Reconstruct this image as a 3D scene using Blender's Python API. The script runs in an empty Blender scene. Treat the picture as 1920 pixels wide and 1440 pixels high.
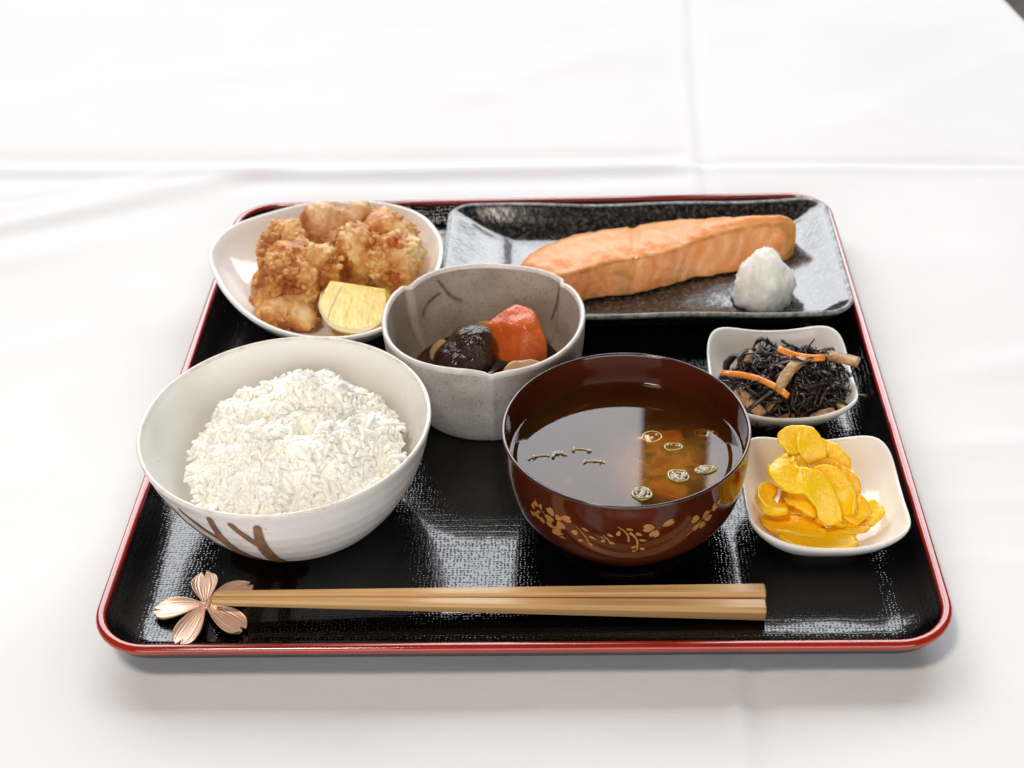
import bpy, bmesh, math, random
import numpy as np
from mathutils import Vector, Matrix, noise as mn
rnd = random.Random(7)
R = math.radians
scene = bpy.context.scene
C = scene.collection

# ------------------------------------------------------------------ camera
cam_d = bpy.data.cameras.new('camera')
cam = bpy.data.objects.new('camera', cam_d); C.objects.link(cam)
right = Vector((0.99905397, 0.02465962, -0.03581982))
down = Vector((-0.01392402, -0.59892994, -0.80068036))
fwd = Vector((-0.04119803, 0.80042165, -0.59801998))
m = Matrix((right, -down, -fwd)).transposed().to_4x4()
m.translation = Vector((0.02327537, -0.59211278, 0.45464455))
cam.matrix_world = m
cam_d.sensor_width = 17.3
cam_d.lens = 24.33
cam_d.clip_start = 0.01; cam_d.clip_end = 50
cam_d.dof.use_dof = True
cam_d.dof.focus_distance = 0.625
cam_d.dof.aperture_fstop = 7.0
scene.camera = cam

# ------------------------------------------------------------------ light
world = bpy.data.worlds.new('World'); scene.world = world
world.use_nodes = True
bg = world.node_tree.nodes['Background']
bg.inputs[0].default_value = (0.9, 0.95, 1.0, 1)
bg.inputs[1].default_value = 0.025

def area(name, loc, target, sx, sy, radiance, col):
    d = bpy.data.lights.new(name, 'AREA'); d.shape = 'RECTANGLE'
    d.size = sx; d.size_y = sy; d.color = col
    d.energy = radiance * math.pi * sx * sy
    o = bpy.data.objects.new(name, d); C.objects.link(o)
    o.location = loc
    o.rotation_euler = (Vector(target) - Vector(loc)).to_track_quat('-Z', 'Y').to_euler()
    return o
area('window_light', (-1.315, 2.6, 2.29), (-1.315, 0, 2.29), 3.07, 2.39, 6.3, (0.94, 0.96, 1.0))
area('window_light', (1.372, 2.6, 2.29), (1.372, 0, 2.29), 1.92, 2.39, 6.3, (0.94, 0.96, 1.0))
area('ceiling_light', (-0.50, -0.65, 1.9), (0, -0.1, 0), 0.34, 0.34, 43.0, (1.0, 0.865, 0.74))
area('room_bounce', (0.1, -2.4, 0.80), (0, 0, 0.05), 3.2, 1.4, 2.7, (1.0, 0.98, 0.97))

scene.view_settings.view_transform = 'Standard'
scene.view_settings.look = 'None'
scene.view_settings.exposure = 0.12
scene.view_settings.gamma = 1.0
scene.cycles.max_bounces = 16
scene.cycles.diffuse_bounces = 12
scene.cycles.caustics_reflective = False

# ------------------------------------------------------------------ helpers
def tag(o, label=None, cat=None, group=None, kind=None):
    if label: o['label'] = label
    if cat: o['category'] = cat
    if group: o['group'] = group
    if kind: o['kind'] = kind
    return o

def empty(name, loc=(0, 0, 0), rz=0):
    o = bpy.data.objects.new(name, None); C.objects.link(o)
    o.location = loc; o.rotation_euler = (0, 0, rz); o.empty_display_size = 0.02
    return o

def obj(name, verts, faces, mat, parent=None, smooth=True, matidx=None, sharp=0):
    me = bpy.data.meshes.new(name)
    me.from_pydata([tuple(v) for v in verts], [], faces)
    for mm in (mat if isinstance(mat, (list, tuple)) else [mat]): me.materials.append(mm)
    if matidx is not None: me.polygons.foreach_set('material_index', matidx)
    me.polygons.foreach_set('use_smooth', [smooth] * len(me.polygons))
    me.update()
    bm = bmesh.new(); bm.from_mesh(me)
    bmesh.ops.recalc_face_normals(bm, faces=bm.faces); bm.to_mesh(me); bm.free()
    if sharp: me.set_sharp_from_angle(angle=R(sharp))
    o = bpy.data.objects.new(name, me); C.objects.link(o)
    if parent: o.parent = parent
    return o

def copy_under(o, parent):
    c = o.copy(); C.objects.link(c); c.parent = parent
    return c

def cr(P, n=8, closed=False):
    P = np.array(P, float)
    Q = np.vstack([P[-1], P, P[0], P[1]]) if closed else np.vstack([2*P[0]-P[1], P, 2*P[-1]-P[-2]])
    o = []
    for i in range(1, len(Q) - 2):
        for k in range(n):
            t = k / n
            o.append(.5*((2*Q[i]) + (-Q[i-1]+Q[i+1])*t + (2*Q[i-1]-5*Q[i]+4*Q[i+1]-Q[i+2])*t*t + (-Q[i-1]+3*Q[i]-3*Q[i+1]+Q[i+2])*t**3))
    if not closed: o.append(P[-1])
    return np.array(o)

def loops(loop_list, cap0=False, cap1=False):
    """stack of equal closed loops -> verts, faces"""
    n = len(loop_list[0]); V = []; F = []
    for L in loop_list: V += [tuple(p) for p in L]
    for k in range(len(loop_list) - 1):
        for i in range(n):
            j = (i + 1) % n
            F.append((k*n+i, k*n+j, (k+1)*n+j, (k+1)*n+i))
    for cap, k in ((cap0, 0), (cap1, len(loop_list) - 1)):
        if cap:
            L = np.array(loop_list[k]); V.append(tuple(L.mean(0))); ci = len(V) - 1
            for i in range(n): F.append((k*n+i, k*n+(i+1) % n, ci))
    return V, F

def lathe(prof, n=128, cap0=True, cap1=True, fr=None, fz=None, lean=(0, 0), ztop=1):
    LL = []
    for r, z in prof:
        L = []
        for i in range(n):
            a = 2*math.pi*i/n
            rr = r * (fr(a, r, z) if fr else 1)
            L.append((rr*math.cos(a) + lean[0]*(1-z/ztop), rr*math.sin(a) + lean[1]*(1-z/ztop), z + (fz(a, r, z) if fz else 0)))
        LL.append(L)
    return loops(LL, cap0, cap1)

def nz(p, s, seed=0.0):
    return mn.noise(Vector((p[0]*s+seed, p[1]*s+seed*1.7, p[2]*s-seed)))

# ------------------------------------------------------------------ materials
def newmat(name):
    mt = bpy.data.materials.new(name); mt.use_nodes = True
    nt = mt.node_tree; b = nt.nodes['Principled BSDF']
    return mt, nt, b
def N(nt, t, **kw):
    n = nt.nodes.new(t)
    for k, v in kw.items(): setattr(n, k, v)
    return n
def L(nt, a, b): nt.links.new(a, b)
def coords(nt, scale=(1, 1, 1)):
    tc = N(nt, 'ShaderNodeTexCoord'); mp = N(nt, 'ShaderNodeMapping')
    mp.inputs['Scale'].default_value = scale
    L(nt, tc.outputs['Object'], mp.inputs['Vector'])
    return mp.outputs['Vector']
def noise_n(nt, vec, scale, detail=3, rough=.55, dist=0):
    n = N(nt, 'ShaderNodeTexNoise'); n.inputs['Scale'].default_value = scale
    n.inputs['Detail'].default_value = detail; n.inputs['Roughness'].default_value = rough
    n.inputs['Distortion'].default_value = dist
    L(nt, vec, n.inputs['Vector']); return n.outputs[0]
def ramp(nt, fac, stops):
    r = N(nt, 'ShaderNodeValToRGB'); e = r.color_ramp.elements
    e[0].position, e[0].color = stops[0][0], (*stops[0][1], 1)
    e[1].position, e[1].color = stops[-1][0], (*stops[-1][1], 1)
    for p, c in stops[1:-1]:
        x = e.new(p); x.color = (*c, 1)
    L(nt, fac, r.inputs[0]); return r.outputs[0]
def bump(nt, b, h, dist, strength=1.0, prev=None):
    n = N(nt, 'ShaderNodeBump'); n.inputs['Distance'].default_value = dist; n.inputs['Strength'].default_value = strength
    L(nt, h, n.inputs['Height'])
    if prev: L(nt, prev, n.inputs['Normal'])
    L(nt, n.outputs[0], b.inputs['Normal']); return n.outputs[0]
def P(b, **kw):
    names = dict(rough='Roughness', spec='Specular IOR Level', metal='Metallic', sss='Subsurface Weight', coat='Coat Weight',
                 coatr='Coat Roughness', ior='IOR', trans='Transmission Weight', sssr='Subsurface Scale', sheen='Sheen Weight')
    for k, v in kw.items():
        if k == 'col': b.inputs['Base Color'].default_value = (*v, 1)
        elif k == 'rad': b.inputs['Subsurface Radius'].default_value = v
        else: b.inputs[names[k]].default_value = v
def simple(name, c1, c2, scale, rough=.4, bumps=(), lo=.35, hi=.65, vec_scale=(1, 1, 1), mid=None, **kw):
    mt, nt, b = newmat(name); v = coords(nt, vec_scale)
    st = [(lo, c1), (hi, c2)] if mid is None else [(lo, c1), ((lo+hi)/2, mid), (hi, c2)]
    L(nt, ramp(nt, noise_n(nt, v, scale, 5), st), b.inputs['Base Color'])
    P(b, rough=rough, **kw)
    prev = None
    for s, d in bumps: prev = bump(nt, b, noise_n(nt, v, s, 4), d, 1, prev)
    return mt

# tablecloth: fine plain weave
def mat_cloth():
    mt, nt, b = newmat('white_cotton'); v = coords(nt)
    L(nt, ramp(nt, noise_n(nt, v, 9, 3), [(.3, (.77, .77, .775)), (.7, (.81, .81, .81))]), b.inputs['Base Color'])
    P(b, rough=.85, spec=.2, sheen=.05)
    p = bump(nt, b, noise_n(nt, coords(nt, (1, .12, 1)), 900, 2), .00018, .6)
    p = bump(nt, b, noise_n(nt, coords(nt, (.12, 1, 1)), 900, 2), .00012, .5, p)
    bump(nt, b, noise_n(nt, v, 22, 4), .0012, .5, p)
    return mt
# tray floor: black lacquer with embossed cloth grain
def mat_tray():
    mt, nt, b = newmat('black_embossed_lacquer'); v = coords(nt)
    P(b, col=(.0015, .0015, .0018), rough=.075, spec=.72)
    nd = N(nt, 'ShaderNodeTexNoise'); nd.inputs['Scale'].default_value = 70; L(nt, v, nd.inputs['Vector'])
    mx = N(nt, 'ShaderNodeVectorMath', operation='MULTIPLY_ADD')
    L(nt, nd.outputs['Color'], mx.inputs[0]); mx.inputs[1].default_value = (.0022, .0022, 0); L(nt, v, mx.inputs[2])
    vo = N(nt, 'ShaderNodeTexVoronoi', feature='SMOOTH_F1'); vo.inputs['Scale'].default_value = 600
    vo.inputs['Randomness'].default_value = .42; vo.inputs['Smoothness'].default_value = .25
    mp = N(nt, 'ShaderNodeMapping'); mp.inputs['Scale'].default_value = (1, 1.15, 0.02)
    L(nt, mx.outputs[0], mp.inputs[0]); L(nt, mp.outputs[0], vo.inputs['Vector'])
    # weave threads crossing at irregular spacing
    br = N(nt, 'ShaderNodeTexBrick'); br.inputs['Scale'].default_value = 62
    br.inputs['Mortar Size'].default_value = .035; br.inputs['Mortar Smooth'].default_value = .6
    br.inputs['Color1'].default_value = (1, 1, 1, 1); br.inputs['Color2'].default_value = (1, 1, 1, 1); br.inputs['Mortar'].default_value = (0, 0, 0, 1)
    L(nt, mx.outputs[0], br.inputs['Vector'])
    inv = N(nt, 'ShaderNodeMapRange'); inv.inputs['From Min'].default_value = .08; inv.inputs['From Max'].default_value = .40; inv.interpolation_type = 'SMOOTHSTEP'; L(nt, vo.outputs[0], inv.inputs[0])
    nb = noise_n(nt, v, 300, 2)
    ad = N(nt, 'ShaderNodeMath', operation='MULTIPLY_ADD'); L(nt, nb, ad.inputs[0]); ad.inputs[1].default_value = .25; L(nt, inv.outputs[0], ad.inputs[2])
    p = bump(nt, b, ad.outputs[0], .00030, .27)
    p = bump(nt, b, br.outputs[0], .00022, .10, p)
    bump(nt, b, noise_n(nt, v, 25, 2), .0008, .05, p)
    return mt
def mat_black():
    mt, nt, b = newmat('black_lacquer'); v = coords(nt)
    L(nt, ramp(nt, noise_n(nt, v, 60, 4), [(.3, (.02, .02, .02)), (.7, (.03, .028, .027))]), b.inputs['Base Color'])
    P(b, rough=.4); bump(nt, b, noise_n(nt, v, 700, 2), .0001, .4); return mt
def mat_red():
    mt, nt, b = newmat('red_lacquer'); v = coords(nt)
    L(nt, ramp(nt, noise_n(nt, v, 45, 5), [(.3, (.27, .014, .005)), (.7, (.36, .022, .008))]), b.inputs['Base Color'])
    P(b, rough=.10, spec=.55, coat=.5, coatr=.05)
    bump(nt, b, noise_n(nt, v, 120, 3), .0002, .12); return mt
def mat_white(name, c1, c2, rough=.13, ripple=.0006, speck=False):
    mt, nt, b = newmat(name); v = coords(nt)
    col = ramp(nt, noise_n(nt, v, 35, 4), [(.3, c1), (.7, c2)])
    if speck:
        vo = N(nt, 'ShaderNodeTexVoronoi'); vo.inputs['Scale'].default_value = 95; L(nt, v, vo.inputs['Vector'])
        f = ramp(nt, vo.outputs[0], [(.02, (1, 1, 1)), (.055, (0, 0, 0))])
        mx = N(nt, 'ShaderNodeMix', data_type='RGBA'); L(nt, f, mx.inputs[0]); L(nt, col, mx.inputs[6]); mx.inputs[7].default_value = (.25, .16, .09, 1)
        col = mx.outputs[2]
    L(nt, col, b.inputs['Base Color']); P(b, rough=rough, spec=.5)
    bump(nt, b, noise_n(nt, v, 45, 2), ripple, .6); return mt
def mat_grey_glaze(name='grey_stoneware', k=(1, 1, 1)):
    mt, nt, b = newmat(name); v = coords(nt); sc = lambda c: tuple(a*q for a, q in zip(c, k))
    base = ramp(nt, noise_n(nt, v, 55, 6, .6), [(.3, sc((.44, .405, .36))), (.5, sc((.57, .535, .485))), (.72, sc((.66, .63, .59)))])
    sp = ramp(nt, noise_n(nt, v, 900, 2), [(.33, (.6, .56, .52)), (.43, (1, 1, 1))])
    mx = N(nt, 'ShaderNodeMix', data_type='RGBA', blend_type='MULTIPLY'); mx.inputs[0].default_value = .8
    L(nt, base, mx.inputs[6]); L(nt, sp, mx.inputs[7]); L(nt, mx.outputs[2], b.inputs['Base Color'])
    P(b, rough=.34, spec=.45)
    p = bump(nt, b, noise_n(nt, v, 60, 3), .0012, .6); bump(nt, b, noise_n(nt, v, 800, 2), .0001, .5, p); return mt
def mat_plate_black():
    mt, nt, b = newmat('black_speckled_glaze'); v = coords(nt)
    base = ramp(nt, noise_n(nt, v, 420, 4, .65), [(.40, (.006, .006, .006)), (.52, (.028, .026, .024)), (.66, (.11, .105, .10))])
    L(nt, base, b.inputs['Base Color']); P(b, rough=.15, spec=.6, coat=.4, coatr=.08)
    p = bump(nt, b, noise_n(nt, v, 260, 3, .6), .0004, .35); bump(nt, b, noise_n(nt, v, 50, 3), .0012, .25, p); return mt
def mat_chicken(name, lo, mid, hi, dark):
    mt, nt, b = newmat(name); v = coords(nt)
    a = N(nt, 'ShaderNodeAttribute', attribute_name='crust')
    mxf = N(nt, 'ShaderNodeMath', operation='MULTIPLY_ADD'); L(nt, noise_n(nt, v, 130, 5, .6), mxf.inputs[0]); mxf.inputs[1].default_value = .9
    L(nt, a.outputs['Fac'], mxf.inputs[2])
    sub = N(nt, 'ShaderNodeMath', operation='SUBTRACT'); L(nt, mxf.outputs[0], sub.inputs[0]); sub.inputs[1].default_value = .45
    col = ramp(nt, sub.outputs[0], [(.18, dark), (.38, lo), (.55, mid), (.78, hi)])
    L(nt, col, b.inputs['Base Color']); P(b, rough=.38, spec=.5, sss=.12, sssr=.003, rad=(1, .5, .2))
    p = bump(nt, b, noise_n(nt, v, 380, 4, .65), .0008, .7); bump(nt, b, noise_n(nt, v, 1100, 2), .0002, .5, p); return mt
def mat_salmon():
    mt, nt, b = newmat('grilled_salmon_flesh'); v = coords(nt)
    base = ramp(nt, noise_n(nt, v, 60, 5), [(.3, (.89, .29, .085)), (.5, (.93, .375, .13)), (.72, (.95, .47, .20))])
    # flake lines
    w = N(nt, 'ShaderNodeTexWave', wave_type='BANDS', bands_direction='X'); w.inputs['Scale'].default_value = 62
    w.inputs['Distortion'].default_value = 3.2; w.inputs['Detail'].default_value = 2; w.inputs['Detail Scale'].default_value = .6
    mp = N(nt, 'ShaderNodeMapping'); mp.inputs['Rotation'].default_value = (0, R(-58), R(-6)); L(nt, v, mp.inputs[0]); L(nt, mp.outputs[0], w.inputs['Vector'])
    f = ramp(nt, w.outputs['Fac'], [(.72, (0, 0, 0)), (.98, (.5, .5, .5))])
    side = N(nt, 'ShaderNodeAttribute', attribute_name='side')
    fm = side
    mx = N(nt, 'ShaderNodeMix', data_type='RGBA'); L(nt, fm.outputs['Fac'], mx.inputs[0]); L(nt, base, mx.inputs[6]); mx.inputs[7].default_value = (.88, .60, .38, 1)
    # browned patches
    br = N(nt, 'ShaderNodeAttribute', attribute_name='brown')
    nbw = N(nt, 'ShaderNodeMath', operation='MULTIPLY_ADD'); L(nt, noise_n(nt, v, 150, 5, .7), nbw.inputs[0]); nbw.inputs[1].default_value = 1.2; L(nt, br.outputs['Fac'], nbw.inputs[2])
    bf = ramp(nt, nbw.outputs[0], [(.95, (0, 0, 0)), (1.0, (0, 0, 0))])
    sc = N(nt, 'ShaderNodeMapRange'); sc.inputs['From Min'].default_value = .78; sc.inputs['From Max'].default_value = 1.15; L(nt, nbw.outputs[0], sc.inputs[0])
    mx2 = N(nt, 'ShaderNodeMix', data_type='RGBA'); L(nt, sc.outputs[0], mx2.inputs[0]); L(nt, mx.outputs[2], mx2.inputs[6]); mx2.inputs[7].default_value = (.56, .26, .06, 1)
    L(nt, mx2.outputs[2], b.inputs['Base Color']); P(b, rough=.36, spec=.5, sss=.15, sssr=.004, rad=(1, .35, .15))
    p = bump(nt, b, noise_n(nt, v, 90, 3, .6), .0012, .5); bump(nt, b, noise_n(nt, v, 380, 4, .65), .0006, .7, p); return mt
def mat_soup_bowl():
    mt, nt, b = newmat('brown_lacquer'); v = coords(nt)
    L(nt, ramp(nt, noise_n(nt, v, 30, 3), [(.3, (.060, .0105, .0030)), (.7, (.085, .016, .005))]), b.inputs['Base Color'])
    P(b, rough=.10, spec=.5, coat=.3, coatr=.04); bump(nt, b, noise_n(nt, v, 40, 2), .0003, .3); return mt
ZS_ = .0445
def mat_broth():
    mt, nt, b = newmat('clear_brown_broth'); v = coords(nt)
    out = nt.nodes['Material Output']; nt.nodes.remove(b)
    tr = N(nt, 'ShaderNodeBsdfTransparent'); tr.inputs[0].default_value = (.85, .46, .15, 1)
    df = N(nt, 'ShaderNodeBsdfDiffuse')
    L(nt, ramp(nt, noise_n(nt, v, 60, 4), [(.3, (.44, .17, .022)), (.7, (.62, .28, .045))]), df.inputs[0])
    m1 = N(nt, 'ShaderNodeMixShader')
    # brighter amber patch right of the middle: light in the soup painted in
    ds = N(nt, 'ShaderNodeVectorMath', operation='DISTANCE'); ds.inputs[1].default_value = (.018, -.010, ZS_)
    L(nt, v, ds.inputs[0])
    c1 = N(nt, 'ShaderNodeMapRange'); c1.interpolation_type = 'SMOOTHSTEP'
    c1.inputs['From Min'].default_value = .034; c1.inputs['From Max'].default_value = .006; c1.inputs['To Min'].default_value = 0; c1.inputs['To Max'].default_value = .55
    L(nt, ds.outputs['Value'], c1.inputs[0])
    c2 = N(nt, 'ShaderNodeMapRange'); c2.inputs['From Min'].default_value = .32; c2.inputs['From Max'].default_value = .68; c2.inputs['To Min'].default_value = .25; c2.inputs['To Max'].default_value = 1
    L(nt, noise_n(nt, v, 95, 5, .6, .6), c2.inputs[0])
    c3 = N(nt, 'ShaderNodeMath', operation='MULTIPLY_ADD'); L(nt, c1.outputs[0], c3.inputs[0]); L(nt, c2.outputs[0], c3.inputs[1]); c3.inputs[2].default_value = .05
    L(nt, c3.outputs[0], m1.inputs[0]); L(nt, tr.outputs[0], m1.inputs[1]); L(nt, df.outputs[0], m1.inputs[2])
    gl = N(nt, 'ShaderNodeBsdfGlossy'); gl.inputs['Roughness'].default_value = .03
    fr = N(nt, 'ShaderNodeFresnel'); fr.inputs[0].default_value = 1.48
    m2 = N(nt, 'ShaderNodeMixShader'); L(nt, fr.outputs[0], m2.inputs[0]); L(nt, m1.outputs[0], m2.inputs[1]); L(nt, gl.outputs[0], m2.inputs[2])
    L(nt, m2.outputs[0], out.inputs[0]); return mt
def mat_wood():
    mt, nt, b = newmat('bamboo_wood'); v = coords(nt, (4, 220, 220))
    L(nt, ramp(nt, noise_n(nt, v, 2.2, 5, .6), [(.3, (.58, .33, .125)), (.5, (.70, .43, .18)), (.7, (.78, .52, .25))]), b.inputs['Base Color'])
    P(b, rough=.33, spec=.45, coat=.15, coatr=.2); bump(nt, b, noise_n(nt, v, 5, 3), .00015, .4); return mt
def mat_copper():
    mt, nt, b = newmat('rose_gold_metal'); v = coords(nt)
    L(nt, ramp(nt, noise_n(nt, v, 90, 4), [(.3, (.90, .58, .42)), (.7, (.95, .66, .50))]), b.inputs['Base Color'])
    P(b, metal=.5, rough=.38); bump(nt, b, noise_n(nt, v, 500, 3), .00015, .5); return mt

M = dict(
    cloth=mat_cloth(), tray=mat_tray(), black=mat_black(), red=mat_red(),
    floor=simple('floor_carpet', (.34, .29, .245), (.44, .385, .33), 40, .8),
    porcelain=mat_white('white_porcelain', (.80, .78, .74), (.84, .82, .785)),
    dish=mat_white('cream_porcelain', (.82, .79, .735), (.85, .825, .775), .12, .0004),
    ricebowl=mat_white('white_glaze_stoneware', (.79, .78, .75), (.86, .85, .83), .2, .0012, True),
    brownslip=simple('brown_iron_slip', (.19, .095, .05), (.27, .145, .08), 120, .3, ((300, .0003),), spec=.5),
    rimbrown=simple('worn_glaze_rim', (.60, .53, .42), (.78, .75, .69), 160, .22, lo=.28, hi=.5),
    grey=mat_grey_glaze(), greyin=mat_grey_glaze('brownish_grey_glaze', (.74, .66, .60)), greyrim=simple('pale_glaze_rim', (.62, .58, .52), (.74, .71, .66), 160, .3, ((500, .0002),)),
    crack=simple('brown_glaze_line', (.13, .085, .055), (.26, .20, .155), 260, .4),
    plate=mat_plate_black(), platerim=simple('worn_plate_edge', (.10, .11, .105), (.36, .38, .37), 260, .22, ((300, .0003),)),
    chick=mat_chicken('fried_batter', (.60, .25, .055), (.78, .43, .14), (.90, .64, .32), (.40, .11, .018)),
    chick2=mat_chicken('pale_fried_batter', (.70, .35, .10), (.84, .53, .22), (.92, .71, .42), (.46, .14, .025)),
    skin=mat_chicken('chicken_skin', (.66, .36, .16), (.78, .50, .27), (.86, .63, .38), (.50, .20, .06)),
    crisp=simple('dark_crisp_crumb', (.45, .07, .012), (.66, .20, .03), 200, .25, ((500, .0005),)),
    lemon=simple('lemon_flesh', (.78, .51, .008), (.84, .60, .025), 110, .24, ((260, .0002),), vec_scale=(1, .5, .5), sss=.12, sssr=.003, rad=(1, .8, .2)),
    pith=simple('lemon_pith', (.82, .76, .48), (.87, .82, .60), 120, .5, ((400, .0003),)),
    rind=simple('lemon_rind', (.80, .52, .01), (.86, .62, .025), 100, .3, ((420, .0004),)),
    membrane=simple('lemon_membrane', (.85, .75, .35), (.88, .80, .45), 100, .35),
    salmon=mat_salmon(),
    salmonskin=simple('grilled_fish_skin', (.06, .045, .035), (.20, .16, .12), 140, .3, ((300, .0005),)),
    daikon=simple('grated_daikon', (.97, .95, .80), (.98, .97, .89), 130, .24, ((380, .0004),), sss=1.0, sssr=.012, rad=(1, .95, .7)),
    shred=simple('radish_shred', (.93, .92, .84), (.96, .955, .91), 130, .3),
    carrot=simple('glazed_carrot', (.58, .095, .014), (.72, .155, .030), 90, .27, ((170, .0009), (480, .0003)), sss=.2, sssr=.003, rad=(1, .3, .1), coat=.12, coatr=.12),
    carrot2=simple('carrot_strip', (.82, .21, .012), (.88, .30, .03), 90, .25, ((300, .0004),), sss=.15, sssr=.002, rad=(1, .4, .1), coat=.3),
    shiitake=simple('shiitake_cap', (.014, .007, .004), (.060, .026, .012), 120, .17, ((130, .0022),), spec=.45),
    tan=simple('simmered_root', (.46, .28, .12), (.58, .39, .20), 90, .3, ((200, .0004),), sss=.15, sssr=.003, rad=(1, .6, .3), coat=.2),
    yellow=simple('simmered_potato', (.48, .25, .045), (.58, .34, .08), 70, .3, ((200, .0004),), sss=.2, sssr=.003, rad=(1, .6, .2)),
    stew=simple('brown_stew_liquid', (.03, .014, .006), (.06, .028, .01), 60, .08),
    rice=simple('cooked_rice', (.86, .84, .74), (.90, .89, .82), 200, .3, (), sss=.2, sssr=.002, rad=(1, .95, .75), spec=.5),
    soupbowl=mat_soup_bowl(), souprim=simple('dark_lacquer_rim', (.035, .008, .005), (.06, .014, .008), 60, .12, spec=.6, coat=.4),
    gold=simple('gilt_paint', (.50, .22, .06), (.66, .32, .10), 260, .35, (), metal=.35),
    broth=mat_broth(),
    scallion=simple('scallion_ring', (.30, .30, .03), (.50, .46, .12), 200, .2, (), sss=.2, sssr=.002, rad=(.8, 1, .2), coat=.5),
    sliver=simple('pale_scallion', (.40, .33, .13), (.58, .50, .26), 200, .2, (), sss=.2, sssr=.002, rad=(.9, 1, .4)),
    onion=simple('soft_onion', (.66, .46, .14), (.78, .60, .24), 120, .2),
    tofu_in=simple('fried_tofu_in_broth', (.66, .34, .07), (.82, .48, .13), 120, .3),
    hijiki=simple('hijiki_seaweed', (.007, .0042, .0035), (.042, .021, .014), 110, .28, ((300, .0005),), coat=.35, coatr=.15),
    tofu=simple('fried_tofu', (.26, .12, .04), (.58, .37, .17), 170, .4, ((240, .0012), (700, .0003)), coat=.15, mid=(.44, .24, .09)),
    pickle=simple('yellow_pickle', (.93, .55, .004), (.95, .65, .014), 60, .30, ((120, .0014), (420, .0004)), sss=.35, sssr=.004, rad=(1, .7, .1), coat=.12, coatr=.15),
    pickle2=simple('deep_yellow_pickle', (.92, .47, .003), (.94, .58, .010), 60, .30, ((120, .0014), (420, .0004)), sss=.35, sssr=.004, rad=(1, .65, .1), coat=.12, coatr=.15),
    chili=simple('red_chili', (.55, .03, .01), (.65, .06, .02), 100, .25),
    wood=mat_wood(), copper=mat_copper(), copperdark=simple('copper_groove', (.36, .13, .06), (.48, .20, .10), 200, .4, (), metal=.7),
)
def mat_rice():
    mt, nt, b = newmat('cooked_rice'); v = coords(nt); out = nt.nodes['Material Output']
    P(b, col=(.99, .972, .885), rough=.3, spec=.4, sss=.3, sssr=.0016, rad=(1, .95, .8))
    tl = N(nt, 'ShaderNodeBsdfTranslucent'); tl.inputs[0].default_value = (.96, .94, .84, 1)
    mx = N(nt, 'ShaderNodeMixShader'); mx.inputs[0].default_value = .0
    L(nt, b.outputs[0], mx.inputs[1]); L(nt, tl.outputs[0], mx.inputs[2]); L(nt, mx.outputs[0], out.inputs[0]); return mt
M['rice'] = mat_rice()
def bubble_mat():
    mt, nt, b = newmat('foam_bubble'); P(b, col=(.92, .90, .82), rough=.05, spec=.6, trans=.35, ior=1.2); return mt
M['bubble'] = bubble_mat()

# ------------------------------------------------------------------ setting
def make_floor():
    n = 24; xs = np.linspace(-4, 4, n); V = [(x, y, -.72) for y in xs for x in xs]
    F = [(j*n+i, j*n+i+1, (j+1)*n+i+1, (j+1)*n+i) for j in range(n-1) for i in range(n-1)]
    tag(obj('floor', V, F, M['floor'], smooth=False), kind='structure')
make_floor()

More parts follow.
